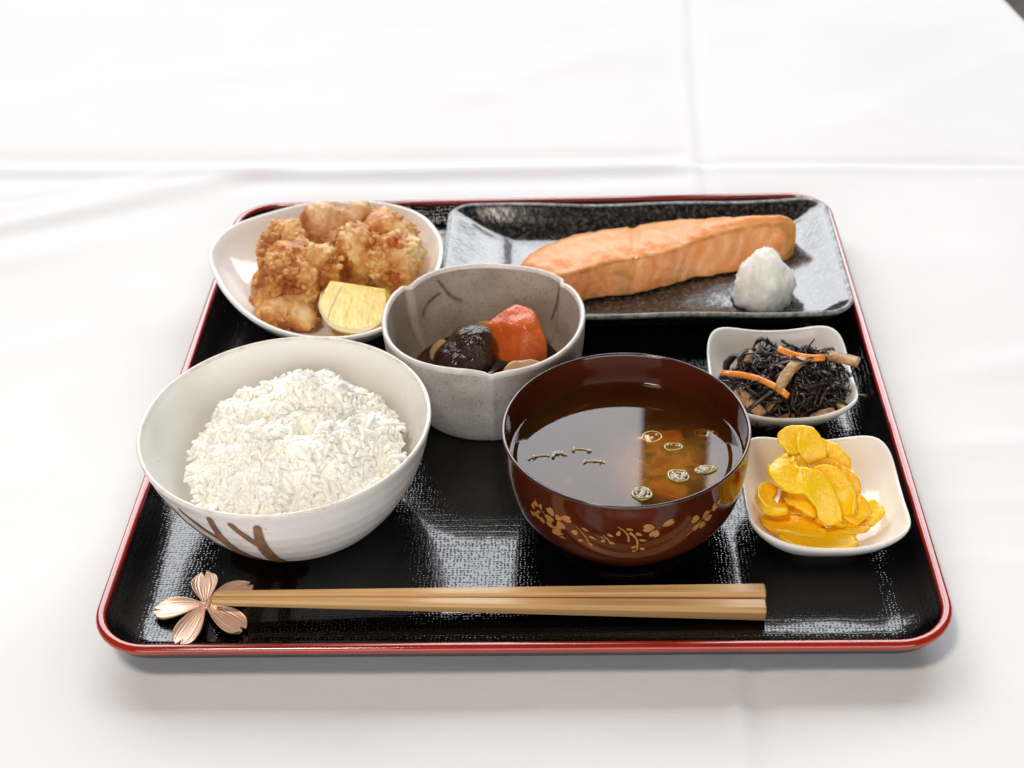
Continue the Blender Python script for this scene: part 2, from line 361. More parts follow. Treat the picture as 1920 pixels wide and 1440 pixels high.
def make_cloth():
    xs = np.unique(np.round(np.r_[np.arange(-1.0, -.5, .02), np.arange(-.5, .46, .0035), np.arange(.46, .70, .012)], 5))
    ys = np.unique(np.round(np.r_[np.arange(-.75, -.27, .02), np.arange(-.27, .62, .0035), np.arange(.62, 1.3, .02)], 5))
    X, Y = np.meshgrid(xs, ys)
    def ridge(d, a, w): return a*np.exp(-(d/w)**2)
    Z = np.zeros_like(X)
    # ironed fold running across behind the tray: sharper on the left, faint on the right
    d = Y - (.2527 - .036*(X + .014)) - .0035*np.sin(X*9)
    lf = 1/(1+np.exp((X-.10)/.006))
    Z += lf*(ridge(d, .0024, .0060) + ridge(d-.016, -.0018, .009) + ridge(d+.014, -.0016, .010))
    Z += (1-lf)*(ridge(d+.003, .0013, .0045) - ridge(d-.004, .0014, .0050))
    # fold running towards the viewer
    e = X - (.1058 + .036*(Y-.26)) - .0012*np.sin(Y*14)
    Z += ridge(e, .0011, .0042) - ridge(e-.008, .0014, .006)
    # soft drag wrinkles on the left
    def line(p, q, a, w, soft=.05):
        px, py = p; qx, qy = q; Ln = math.hypot(qx-px, qy-py); ux, uy = (qx-px)/Ln, (qy-py)/Ln
        t = (X-px)*ux + (Y-py)*uy; dd = -(X-px)*uy + (Y-py)*ux
        return a*np.exp(-(dd/w)**2)/(1+np.exp(-(t)/soft*2.5))/(1+np.exp((t-Ln)/soft*2.5))
    Z += line((-.50, .118), (-.235, .228), .0058, .010) + line((-.47, .165), (-.19, .252), .0046, .009)
    Z += line((-.55, .05), (-.26, .175), .0034, .016) + line((-.40, .215), (-.22, .256), .0026, .007)
    Z += line((-.48, -.03), (-.24, .07), .0026, .018) + line((-.10, .33), (.06, .45), .0012, .02) + line((-.42, .36), (-.12, .44), .0012, .02)
    Z += line((.20, .30), (.36, .42), .0012, .018) + line((.22, .02), (.36, .05), .0020, .011) + line((.205, -.12), (.30, -.13), .0016, .006) + line((.20, -.04), (.34, -.03), .0016, .008) + line((.205, -.08), (.33, -.075), .0012, .006)
    mask = 1/(1+np.exp(-(np.maximum(np.abs(X)-.16, np.abs(Y)-.165))/.006))
    # nothing sticks up where the tray stands
    und = np.array([[mn.noise(Vector((x*5, y*9, 3.3)))*.0020 + mn.noise(Vector((x*13, y*24, 1.3)))*.0008 for x in xs] for y in ys])
    Z = (Z + und)*mask
    # table edges: the cloth rolls over and hangs down
    def drape(U, e):
        ov = np.maximum(U-e, 0); r = .012
        a = np.clip(ov/r, 0, math.pi/2)
        u = np.where(ov > 0, e + r*np.sin(a), U); z = -r*(1-np.cos(a)) - np.maximum(ov-r*math.pi/2, 0)
        return u, z
    xe = .381 - .125*(Y-.40)
    Xn, zx = drape(X, xe)
    Yn, zy = drape(Y, .92); Yn2, zy2 = drape(-Y, .55); Xl, zl = drape(-X, .85)
    Xn = np.where(X < -.85, -Xl, Xn); Yn = np.where(Y < -.55, -Yn2, Yn)
    hang = zx+zy+zy2+zl
    Xn = Xn + np.where(zx < -.02, .012*np.sin(Y*22)*np.clip(-zx*6, 0, 1), 0)
    Zf = Z + hang
    ny, nx = X.shape
    V = np.c_[Xn.ravel(), Yn.ravel(), Zf.ravel()]
    F = [(j*nx+i, j*nx+i+1, (j+1)*nx+i+1, (j+1)*nx+i) for j in range(ny-1) for i in range(nx-1)]
    tag(obj('tablecloth', V, F, M['cloth']), 'white cotton tablecloth with ironed fold lines spread under the whole tray', 'tablecloth')
make_cloth()

# ------------------------------------------------------------------ tray
HX, HY, RC = .180, .1855, .026
CYT = -.003
def rrect(ox, z, oy=None, hx=HX, hy=HY, r=RC, n=10, cx=0, cy=0, ns=14):
    """rounded rectangle inset by ox/oy"""
    oy = ox if oy is None else oy
    ax, ay = hx-ox, hy-oy; rr = max(min(r-(ox+oy)/2, ax, ay), .004)
    pts = []
    for q, (sx, sy) in enumerate(((1, 1), (-1, 1), (-1, -1), (1, -1))):
        for k in range(n+1):
            a = math.pi/2*(q + k/n)
            pts.append((sx*(ax-rr)+rr*math.cos(a), sy*(ay-rr)+rr*math.sin(a)))
    out = []
    for i, p in enumerate(pts):
        q = pts[(i+1) % len(pts)]; out.append(p)
        if i % (n+1) == n:
            for k in range(1, ns): out.append((p[0]+(q[0]-p[0])*k/ns, p[1]+(q[1]-p[1])*k/ns))
    return [(x+cx, y+cy, z) for x, y in out]
def make_tray():
    t = empty('serving_tray', (0, CYT, 0))
    tag(t, 'large black lacquer tray with a red rim carrying the whole meal', 'tray')
    prof = [(.0042, .0174), (.0049, .0164), (.0062, .0148), (.0082, .0128), (.0100, .0106), (.0122, .0086), (.0150, .0070), (.0182, .0062), (.0215, .006)]
    V, F = loops([rrect(o, z) for o, z in prof] + [rrect(.05, .006, r=.05), rrect(.10, .006, r=.1), rrect(.15, .006, r=.15)], False, True)
    obj('tray_floor', V, F, M['tray'], t)
    # half-round red lip
    lip = [(.0012, .0154), (.0005, .0160), (.0002, .0168), (.0003, .0177), (.0008, .0185), (.0016, .0189), (.0026, .0190), (.0035, .0189), (.0041, .0185), (.0045, .0178), (.0046, .0169), (.0044, .0160)]
    lip = [tuple(p) for p in cr(lip, 3)]
    V, F = loops([rrect(o, z) for o, z in lip])
    obj('rim', V, F, M['red'], t)
    outer = [(.0008, .0160), (.0020, .0140), (.0040, .0105), (.0075, .0065), (.0125, .0028), (.019, .0008), (.03, .0006), (.10, .0006)]
    V, F = loops([rrect(o, z) for o, z in outer], False, True)
    obj('outer_wall', V, F, M['black'], t)
make_tray()
FL = .0062      # top of the tray floor

# ------------------------------------------------------------------ lathe bowl helpers
class Surf:
    def __init__(s, prof, lean=(0, 0), ztop=1):
        s.p = cr(prof, 12); s.lean = lean; s.zt = ztop
    def r(s, z): return float(np.interp(z, s.p[:, 1], s.p[:, 0]))
    def pt(s, th, z, off=0):
        r = s.r(z); e = .0006
        d = (s.r(z+e) - s.r(z-e))/(2*e); nl = math.hypot(1, d)
        r2 = r + off/nl; z2 = z - off*d/nl
        return (r2*math.cos(th) + s.lean[0]*(1-z/s.zt), r2*math.sin(th) + s.lean[1]*(1-z/s.zt), z2)
    def slope(s, z):
        e = .0006; d = (s.r(z+e) - s.r(z-e))/(2*e); return math.hypot(1, d)   # arc per dz
def ribbon(S, pts, off, cross=4, n=6, roundends=True):
    """pts: (theta deg, z, width m) -> strip lying on the surface"""
    c = cr(pts, n); V = []; F = []
    c = np.array(c); ln = 0; cum = [0]
    for i in range(1, len(c)):
        r = S.r(c[i, 1]); ln += math.hypot(r*R(c[i, 0]-c[i-1, 0]), (c[i, 1]-c[i-1, 1])*S.slope(c[i, 1])); cum.append(ln)
    for i in range(len(c)):
        a, b = c[max(i-1, 0)], c[min(i+1, len(c)-1)]
        r = S.r(c[i, 1]); sl = S.slope(c[i, 1])
        tx, ty = r*R(b[0]-a[0]), (b[1]-a[1])*sl; tl = math.hypot(tx, ty) or 1; tx /= tl; ty /= tl
        w = c[i, 2]/2
        if roundends:
            for dd in (cum[i], ln-cum[i]):
                if dd < c[i, 2]/2: w = min(w, math.sqrt(max(1-(1-dd/(c[i, 2]/2))**2, .02))*c[i, 2]/2)
        for k in range(cross+1):
            s = (k/cross*2-1)*w
            th = R(c[i, 0]) + (-ty*s)/r; z = c[i, 1] + (tx*s)/sl
            V.append(S.pt(th, max(z, .0065), off))
        if i:
            o = (i-1)*(cross+1)
            for k in range(cross): F.append((o+k, o+k+1, o+k+cross+2, o+k+cross+1))
    return V, F
def patch(S, th, z, shape, rot, off):
    """filled outline (metres, local tangent plane) on the surface"""
    r = S.r(z); sl = S.slope(z); V = [S.pt(R(th), z, off)]; ca, sa = math.cos(rot), math.sin(rot)
    for x, y in shape:
        u, v = x*ca-y*sa, x*sa+y*ca
        V.append(S.pt(R(th)+u/r, z+v/sl, off))
    n = len(shape)
    return V, [(0, 1+i, 1+(i+1) % n) for i in range(n)]
def merge(parts):
    V = []; F = []
    for v, f in parts:
        o = len(V); V += list(v); F += [tuple(i+o for i in q) for q in f]
    return V, F

# ------------------------------------------------------------------ rice bowl
RB = (-.1050, -.0887)
ZR_ = .060
def make_rice_bowl():
    t = empty('rice_bowl', (*RB, 0))
    tag(t, 'white glazed bowl with brown drips, filled with steamed rice, at the front left', 'bowl')
    lean = (.0018, .0002)
    outp = [(.034, .0062), (.0395, .0110), (.0462, .018), (.0533, .028), (.0602, .042), (.0648, .0575), (.0652, .0593)]
    S = Surf(outp, lean, ZR_)
    o = list(map(tuple, S.p))
    prof = [(.028, .0066), (.031, .0063)] + o
    V, F = lathe([(.020, .0075), (.028, .0070), (.029, .0064)] + o, cap0=True, cap1=False, lean=lean, ztop=ZR_, n=160,
                 fr=lambda a, r, z: 1+.006*math.sin(2*a+.5)*z/ZR_+.0015*math.sin(z*900))
    obj('outer_body', V, F, M['ricebowl'], t)
    rim = [(.0652, .0593), (.0653, .0600), (.0649, .0606), (.0642, .0608), (.0635, .0604), (.0632, .0595)]
    V, F = lathe(rim, cap0=False, cap1=False, n=160, lean=lean, ztop=ZR_, fr=lambda a, r, z: 1+.006*math.sin(2*a+.5)*z/ZR_)
    obj('rim', V, F, M['rimbrown'], t)
    inn = cr([(.0632, .0595), (.0626, .0560), (.0590, .042), (.0515, .0285), (.0430, .0195), (.030, .0125), (.012, .0105)], 8)
    V, F = lathe(list(map(tuple, inn)), cap0=False, cap1=True, n=160, lean=lean, ztop=ZR_, fr=lambda a, r, z: 1+.006*math.sin(2*a+.5)*z/ZR_)
    obj('inner_glaze', V, F, M['ricebowl'], t)
    S2 = S
    rib = [([(-138.5, .0520, .0020), (-133, .0455, .0030), (-127, .0360, .0040), (-121, .0250, .0052), (-116, .0150, .0065)], .00040),
           ([(-127.7, .0535, .0022), (-123.0, .0487, .0030), (-118.3, .0440, .0034), (-114.0, .0395, .0038), (-111.0, .0345, .004)], .00032),
           ([(-111.0, .0570, .0030), (-111.2, .0507, .0034), (-111.1, .0420, .0040), (-110.8, .0330, .0056), (-108.4, .0215, .0070), (-106.5, .0110, .009)], .00046),
           ([(-103.4, .0555, .0028), (-100.6, .0492, .0032), (-97.4, .0432, .0036), (-94.6, .0375, .004)], .00032),
           ([(-92.4, .0552, .0034), (-93.3, .0478, .0040), (-94.0, .0390, .0050), (-93.8, .0293, .0056), (-93.0, .0180, .0062), (-91, .0100, .008)], .00046),
           ([(-140, .0110, .0060), (-120, .0098, .0075), (-104, .0098, .0085), (-88, .0095, .007), (-78, .0085, .003)], .00025)]
    for pts, off in rib:
        V, F = ribbon(S2, pts, off, 5)
        obj('brown_drip', V, F, M['brownslip'], t)
make_rice_bowl()

def oriented(V, F):
    bm = bmesh.new(); vs = [bm.verts.new(v) for v in V]
    for f in F: bm.faces.new([vs[i] for i in f])
    bmesh.ops.recalc_face_normals(bm, faces=bm.faces); bm.verts.index_update()
    F2 = [tuple(v.index for v in f.verts) for f in bm.faces]; bm.free(); return V, F2
def grain_mesh(k):
    rr = random.Random(50+k)
    Ln = rr.uniform(.0029, .0037); w = rr.uniform(.00128, .00150); bend = rr.uniform(-.0005, .0005)
    V = [(-Ln, 0, bend)]; F = []; m_ = 6
    st = [(-.76, .66), (-.25, 1.0), (.30, .98), (.78, .62)]
    for s, q in st:
        for i in range(m_):
            a = 2*math.pi*i/m_ + .3*k
            V.append((s*Ln, q*w*math.cos(a), q*w*.88*math.sin(a) + bend*s*s))
    V.append((Ln, 0, bend)); e = len(V)-1; l0 = 1+3*m_
    for i in range(m_): F.append((0, 1+i, 1+(i+1) % m_)); F.append((e, l0+(i+1) % m_, l0+i))
    for r_ in range(3):
        for i in range(m_): F.append((1+r_*m_+i, 1+(r_+1)*m_+i, 1+(r_+1)*m_+(i+1) % m_, 1+r_*m_+(i+1) % m_))
    return oriented(V, F)
CLUMPS = [(.034*math.cos(2.4*k)*math.sqrt(k/17)+.003, .040*math.sin(2.4*k)*math.sqrt(k/17), .0045+.0022*((k*7) % 5)/5, (.0046, -.0032, .0038, .0054, -.0026)[k % 5]) for k in range(1, 18)]
def rice_h(x, y):
    """height of the heap over the tray, bowl-centred coordinates"""
    dx, dy = x-.004, y-.003
    r = math.hypot(dx*1.17, dy)/.0540
    base = .0405 + .0235*max(0, 1-r**2.2)
    lump = .0055*mn.noise(Vector((x*62+3, y*62, 1.0))) + .0036*mn.noise(Vector((x*130, y*130+9, 4.0)))
    pk = .0055*math.exp(-((x-.021)**2+(y-.013)**2)/.00010) + .0045*math.exp(-((x-.002)**2+(y-.012)**2)/.00010) + .0035*math.exp(-((x+.012)**2+(y-.004)**2)/.00012) + .0045*math.exp(-((x+.004)**2+(y+.028)**2)/.0002)
    dip = -.004*math.exp(-((x-.009)**2+(y+.006)**2)/.00006) - .005*math.exp(-((x-.006)**2+(y+.043)**2)/.00006) - .004*math.exp(-((x+.028)**2+(y+.030)**2)/.00006)
    cl = sum(h*math.exp(-((x-cx)**2+(y-cy)**2)/(q*q)) for cx, cy, q, h in CLUMPS)
    return base + lump*1.1 + pk + dip + cl
def make_rice():
    t = empty('rice_heap', (*RB, 0))
    tag(t, 'loose heap of steamed white rice filling the white bowl with brown drips', 'rice')
    LL = []; n = 110
    for k in range(34):
        r = .0525*(1-k/34)
        LL.append([(x, y, rice_h(x, y)+.0001 + .0007*mn.noise(Vector((x*380, y*380, 0)))) for x, y in ((r*.88*math.cos(2*math.pi*i/n)+.003, r*math.sin(2*math.pi*i/n)) for i in range(n))])
    low = [[(x*.80, y*.80, .0255) for x, y, z in LL[0]]]
    V, F = loops(low+LL, True, True)
    obj('rice_core', V, F, M['rice'], t)
    kinds = [grain_mesh(k) for k in range(7)]
    meshes = []
    for V, F in kinds:
        me = bpy.data.meshes.new('rice_grain'); me.from_pydata(V, [], F); me.materials.append(M['rice'])
        me.polygons.foreach_set('use_smooth', [True]*len(me.polygons)); me.update(); meshes.append(me)
    G = []
    for k in range(2900):
        a = rnd.uniform(0, 2*math.pi); r = .0550*math.sqrt(rnd.random())
        x, y = r*math.cos(a)*.88+.003, r*math.sin(a)
        layer = rnd.choice((0, .0006, .0012, .0004, .0002, .0022))
        z = rice_h(x, y) + layer*.8
        if layer > .002 and rnd.random() < .7: continue
        e = .002
        nx, ny = -(rice_h(x+e, y)-rice_h(x-e, y))/(2*e), -(rice_h(x, y+e)-rice_h(x, y-e))/(2*e)
        q = Vector((0, 0, 1)).rotation_difference(Vector((nx, ny, 1)).normalized())
        mt = q.to_matrix() @ Matrix.Rotation(rnd.uniform(0, 6.28), 3, 'Z') @ Matrix.Rotation(rnd.gauss(0, .38), 3, 'Y') @ Matrix.Rotation(rnd.uniform(0, 6.28), 3, 'X')
        ri = .0655 if z > .06 else float(np.interp(z, [.0285, .042, .056, .0595], [.0515, .0590, .0630, .0637]))
        if math.hypot(x, y) > ri-.003: continue
        G.append((x, y, z, mt, rnd.randrange(7), rnd.uniform(.88, 1.12), layer))
    # grains that show largest: top layer on the side towards the viewer
    order = sorted(range(len(G)), key=lambda i: (G[i][6] < .001, G[i][1] + 1.0*abs(G[i][0]+.0)))
    top = set(order[:300])
    SV = []; SF = []
    for i, (x, y, z, mt, k, s, _) in enumerate(G):
        if i in top:
            o = bpy.data.objects.new('rice_grain', meshes[k]); C.objects.link(o); o.parent = t
            o.matrix_basis = Matrix.Translation((x, y, z)) @ mt.to_4x4() @ Matrix.Scale(s, 4)
        else:
            off = len(SV); V, F = kinds[k]
            SV += [tuple(mt @ (Vector(v)*s) + Vector((x, y, z))) for v in V]; SF += [tuple(q+off for q in f) for f in F]
    me = bpy.data.meshes.new('packed_grains'); me.from_pydata(SV, [], SF); me.materials.append(M['rice'])
    me.polygons.foreach_set('use_smooth', [True]*len(me.polygons)); me.update()
    o = bpy.data.objects.new('packed_grains', me); C.objects.link(o); o.parent = t; tag(o, kind='stuff')
make_rice()

# ------------------------------------------------------------------ soup bowl
SB = (.0469, -.0953)
def leafshape(l, w, n=10):
    return [(l/2*math.cos(2*math.pi*i/n), w/2*math.sin(2*math.pi*i/n)*(1-.35*math.cos(2*math.pi*i/n))) for i in range(n)]
def petalshape(l, w):
    """cherry petal: pointed root at origin side, notched tip"""
    return [(-l/2, 0), (-l*.28, -w*.30), (0, -w*.48), (l*.28, -w*.46), (l*.5, -w*.22), (l*.33, 0), (l*.5, w*.22), (l*.28, w*.46), (0, w*.48), (-l*.28, w*.30)]
def make_soup_bowl():
    t = empty('soup_bowl', (*SB, 0))
    tag(t, 'brown lacquer bowl with gold blossom sprigs, full of clear soup', 'bowl')
    outp = [(.0340, .0125), (.0405, .0150), (.0466, .0205), (.0512, .029), (.0538, .042), (.0544, .0575), (.0545, .0590)]
    S = Surf(outp)
    foot = [(.0290, .0090), (.0300, .0064), (.0318, .0062), (.0338, .0066), (.0352, .0090), (.0352, .0112), (.0343, .0124)]
    V, F = lathe(foot + list(map(tuple, S.p))[1:], n=160, cap0=True, cap1=False)
    obj('outer_body', V, F, M['soupbowl'], t)
    rim = [(.0545, .0588), (.0546, .0596), (.0543, .0603), (.0537, .0604), (.0532, .0600), (.0530, .0592)]
    V, F = lathe(rim, n=160, cap0=False, cap1=False); obj('rim', V, F, M['souprim'], t)
    inn = cr([(.0530, .0592), (.0526, .055), (.0517, .042), (.0485, .030), (.042, .021), (.030, .0155), (.012, .014)], 8)
    V, F = lathe(list(map(tuple, inn)), n=160, cap0=False, cap1=True); obj('inner_body', V, F, M['soupbowl'], t)
    k = .00018
    def sprig(stems, leaves):
        parts = [ribbon(S, [(a, z, w) for a, z, w in st], k, 2, 5, False) for st in stems]
        for a, z, rot, l, w in leaves: parts.append(patch(S, a, z, leafshape(l, w), R(rot), k+.00006))
        V, F = merge(parts); obj('gold_sprig', V, F, M['gold'], t)
    def flower(petals, heart=None):
        parts = [patch(S, a, z, petalshape(l, w), R(rot), k) for a, z, rot, l, w in petals]
        if heart: parts.append(patch(S, heart[0], heart[1], leafshape(.0008, .0008), 0, k+.0001))
        V, F = merge(parts); obj('gold_flower', V, F, M['gold'], t)
    sprig([[(-114.6, .0458, .0003), (-111.0, .0418, .0005), (-107.6, .0350, .0008)]],
          [(-115.3, .0417, 70, .0034, .0028), (-110.2, .0450, -25, .0034, .0013), (-112.7, .0376, 40, .0028, .0018), (-106.8, .0410, -20, .0034, .0013), (-107.9, .0366, -10, .0022, .0014)])
    sprig([[(-102.2, .0438, .0003), (-100.2, .0418, .0005), (-98.5, .0385, .0008)]],
          [(-102.0, .0402, 70, .0022, .0018), (-98.8, .0440, -25, .0030, .0014), (-98.0, .0393, -20, .0026, .0014)])
    sprig([[(-95.6, .0494, .0003), (-92.6, .0470, .0005), (-91.0, .0440, .0007), (-90.6, .0405, .0010)]],
          [(-95.2, .0456, 75, .0032, .0018), (-90.3, .0480, -10, .0030, .0013)])
    sprig([[(-90.4, .0462, .0012), (-88.2, .0438, .0010), (-86.8, .0405, .0009), (-86.9, .0350, .0006)]],
          [(-86.2, .0450, -30, .0032, .0016), (-84.3, .0412, -15, .0034, .0013), (-88.3, .0372, 40, .0024, .0016), (-84.4, .0356, -50, .0026, .0018), (-88.0, .0345, 30, .0020, .0012)])
    flower([(-81.9, .0482, 176, .0052, .0046), (-73.2, .0492, 18, .0058, .0036), (-79.2, .0446, -112, .0046, .0046)], (-77.4, .0477))
    flower([(-59.5, .0466, 165, .0044, .0042), (-54.0, .0466, 50, .0044, .0032), (-52.4, .0436, -20, .0048, .0034), (-58.6, .0416, -130, .0050, .0032), (-55.2, .0412, -75, .0046, .0034)], (-56.5, .0443))
    sprig([[(-63.6, .0380, .0004), (-60.5, .0405, .0005), (-56.5, .0443, .0005), (-51, .0472, .0005), (-47.4, .0486, .0006)]],
          [(-48.4, .0470, 10, .0032, .0018), (-49.2, .0492, 60, .0028, .0016), (-46.2, .0496, 40, .0026, .0016)])
    flower([(-127.4, .0482, 130, .0050, .0042), (-119.4, .0480, 8, .0052, .0038), (-128.4, .0436, 205, .0050, .0042), (-122.6, .0428, -60, .0050, .0046), (-123.6, .0466, 60, .0036, .0034)], (-124.6, .0458))
    flower([(-128.6, .0398, 150, .0042, .0036), (-124.8, .0392, 20, .0044, .0036), (-126.2, .0366, -80, .0042, .0036)], (-126.6, .0388))
    sprig([[(-137.2, .0505, .0003), (-134.0, .0470, .0004), (-130.4, .0440, .0005), (-127.0, .0400, .0006), (-123.2, .0345, .0008)]],
          [(-136.6, .0478, 80, .0030, .0026), (-133.4, .0482, 80, .0030, .0018), (-138.6, .0452, 100, .0032, .0022), (-135.0, .0440, 40, .0028, .0016), (-123.0, .0372, 20, .0030, .0016), (-121.8, .0352, -10, .0026, .0014)])
    flower([(-136.6, .0410, 120, .0040, .0030), (-133.6, .0400, -30, .0042, .0030), (-139.4, .0400, 200, .0038, .0030)], (-136.4, .0396))
make_soup_bowl()

ZS = .0445
def make_broth():
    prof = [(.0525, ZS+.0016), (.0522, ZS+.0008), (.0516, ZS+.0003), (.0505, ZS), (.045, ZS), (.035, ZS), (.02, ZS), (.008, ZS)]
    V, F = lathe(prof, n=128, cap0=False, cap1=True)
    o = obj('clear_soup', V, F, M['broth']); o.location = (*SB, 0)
    if o.data.polygons[len(o.data.polygons)//2].normal.z < 0: o.data.flip_normals()
    tag(o, 'clear brown soup reflecting the window inside the brown lacquer bowl', 'soup')
make_broth()

def torus(rx, ry, w, h, n=24, span=1.0, seed=0):
    LL = []
    for i in range(n + (span < 1)):
        a = 2*math.pi*span*i/n; k_ = 1+.16*mn.noise(Vector((math.cos(a)*1.3, math.sin(a)*1.3, seed))); c, s = k_*math.cos(a), k_*math.sin(a)
        L_ = []
        for k in range(6):
            b = 2*math.pi*k/6
            L_.append(((rx+w*math.cos(b))*c, (ry+w*math.cos(b))*s, h*math.sin(b)))
        LL.append(L_)
    return loops(LL, True, True) if span < 1 else loops(LL + [LL[0]])
def sphere_pts(r, c, seg=8, rings=5):
    V = []; F = []
    V.append((c[0], c[1], c[2]+r))
    for j in range(1, rings):
        p = math.pi*j/rings
        for i in range(seg):
            a = 2*math.pi*i/seg; V.append((c[0]+r*math.sin(p)*math.cos(a), c[1]+r*math.sin(p)*math.sin(a), c[2]+r*math.cos(p)))
    V.append((c[0], c[1], c[2]-r)); e = len(V)-1
    for i in range(seg):
        F.append((0, 1+i, 1+(i+1) % seg)); F.append((e, e-seg+(i+1) % seg, e-seg+i))
    for j in range(rings-2):
        for i in range(seg):
            F.append((1+j*seg+i, 1+(j+1)*seg+i, 1+(j+1)*seg+(i+1) % seg, 1+j*seg+(i+1) % seg))
    return V, F
def scallion(x, y, z, rx, ry, rz, nb, label, tilt=0, arc=False):
    t = empty('scallion_slice', (x, y, z), R(rz)); t.rotation_euler = (R(tilt), 0, R(rz))
    tag(t, label, 'scallion', 'scallion slices in the soup')
    V, F = torus(rx, ry, .0004 if arc else .0005, .0004 if arc else .0006, span=.55 if arc else 1.0, seed=nb+rx*900); obj('ring', V, F, M['sliver' if arc else 'scallion'], t)
    if not arc: V, F = torus(rx*.62, ry*.6, .0003, .0004, seed=nb); obj('inner_ring', V, F, M['onion'], t)
    if arc: nb = nb//3
    if nb:
        parts = []
        for k in range(nb):
            a = rnd.uniform(0, 6.28 if not arc else 3.6); q = math.sqrt(rnd.random())*.95 if not arc else rnd.uniform(.7, 1.15)
            parts.append(sphere_pts(rnd.uniform(.00035, .0009), (rx*q*math.cos(a), ry*q*math.sin(a), .0005)))
        V, F = merge(parts); tag(obj('foam', V, F, M['bubble'], t), kind='stuff')
ZB = ZS+.0002
scallion(.0693, -.1120, ZB, .0046, .0038, -15, 46, 'pale green scallion slice full of bubbles, largest one at the right of the soup')
scallion(.0530, -.1237, ZB, .0038, .0042, 30, 40, 'bubbly scallion slice floating near the front rim of the soup bowl')
scallion(.0815, -.1082, ZB, .0048, .0022, 10, 26, 'narrow scallion slice with bubbles touching the right wall of the soup bowl')
scallion(.0838, -.0820, ZB-.0008, .0052, .0026, -8, 3, 'clear oval scallion slice half sunk at the back right of the soup')
scallion(.0684, -.0915, ZB-.0006, .0040, .0026, 5, 4, 'yellow green scallion curl just under the soup surface, with two bubbles')
scallion(.0592, -.0841, ZB-.0007, .0046, .0036, 20, 2, 'round faint scallion ring right of the window reflection, nearest the soup middle')
scallion(.0085, -.0985, ZB, .0046, .0012, 12, 10, 'thin scallion sliver at the left edge of the soup', arc=True)
scallion(.0175, -.0972, ZB, .0030, .0017, 0, 30, 'small foamy scallion bit second from the left of the soup', arc=True)
scallion(.0273, -.0940, ZB, .0044, .0013, -8, 14, 'slender scallion arc floating inside the window reflection, farthest back', arc=True)
scallion(.0331, -.1025, ZB, .0046, .0012, -5, 16, 'slender scallion arc in the middle of the window reflection', arc=True)

def dish_floor(x, y):
    """inner height of whichever small dish lies under (x, y), else 0"""
    for cx, cy in ((.1270, -.0135), (.1345, -.1035)):
        u, v = abs(x-cx)/.0352, abs(y-cy)/.0372
        q = (u**3.6+v**3.6)**(1/3.6)
        if q < .99: return float(np.interp(q, [0, .18, .36, .52, .66, .78, .88, .945, .99], [.0108, .0108, .0112, .0121, .0140, .0172, .0215, .0255, .0270])) + .0016*q**3
    return 0
def bar(name, p, q, w, h, mat, label, cat, group=None, bendz=.0, bendx=0.0, twist=0, n=9, seed=0, parent=None, taper=0.25, roll=0):
    """strip of food from p to q, width w, thickness h, bent"""
    p, q = Vector(p), Vector(q); d = q-p; ln = d.length; d.normalize()
    up = Vector((0, 0, 1)); sd = d.cross(up).normalized(); up = sd.cross(d)
    LL = []
    for i in range(n):
        t = i/(n-1); c = p + (q-p)*t + up*bendz*math.sin(math.pi*t) + sd*bendx*math.sin(math.pi*t)
        a = R(roll) + R(twist)*(t-.5); s2 = sd*math.cos(a)+up*math.sin(a); u2 = -sd*math.sin(a)+up*math.cos(a)
        ww = w*(1-taper*abs(2*t-1)**3)*(1+.14*mn.noise(Vector((t*5+seed, seed, 0)))); hh = h*(1+.16*mn.noise(Vector((t*6, seed*2.3, 5))))
        L_ = []
        for k in range(10):
            b = 2*math.pi*k/10; cx, cz = math.cos(b), math.sin(b)
            e = .55; cx = math.copysign(abs(cx)**e, cx); cz = math.copysign(abs(cz)**e, cz)
            v = c + s2*(ww/2*cx) + u2*(hh/2*cz)
            v = v + Vector((1, 1, 1))*(.08*h*mn.noise(v*300+Vector((seed, 0, 0))))
            v.z = max(v.z, dish_floor(v.x, v.y)+.0002)
            L_.append(v)
        LL.append(L_)
    V, F = loops(LL, True, True)
    o0 = (p+q)/2
    o = obj(name, [Vector(v)-o0 for v in V], F, mat, parent); o.location = o0
    if label: tag(o, label, cat, group)
    return o
g = 'fried tofu pieces sunk in the soup'
bar('tofu_piece', (.056, -.086, .0425), (.073, -.082, .0420), .011, .004, M['tofu_in'], 'orange fried tofu piece sunk under the back of the soup', 'tofu', g, seed=1)
bar('tofu_piece', (.058, -.101, .0420), (.074, -.104, .0418), .012, .004, M['tofu_in'], 'orange fried tofu piece sunk just behind the biggest bubbly scallion slice', 'tofu', g, seed=2)
bar('tofu_piece', (.057, -.114, .0415), (.072, -.121, .0410), .011, .004, M['tofu_in'], 'orange fried tofu piece sunk closest to the front rim, right of the front scallion slice', 'tofu', g, seed=5)
g = 'onion strips in the soup'
on = ['onion strip drifting just left of the biggest bubbly scallion slice', 'onion strip drifting between the scallion curl and the biggest bubbly slice', 'onion strip drifting nearest the right wall of the soup bowl', 'onion strip along the edge of the window reflection, towards the back', 'onion strip along the edge of the window reflection, towards the front']
for i, (p, q, b) in enumerate((((.064, -.094, .0425), (.066, -.108, .0425), .002), ((.070, -.096, .0425), (.073, -.106, .042), -.003), ((.075, -.094, .0425), (.081, -.104, .0425), .003), ((.055, -.092, .042), (.064, -.098, .042), -.004), ((.052, -.098, .042), (.066, -.101, .0415), .003))):
    bar('onion_strip', p, q, .0022, .0012, M['onion'], on[i], 'onion', g, bendx=b, seed=10+i)

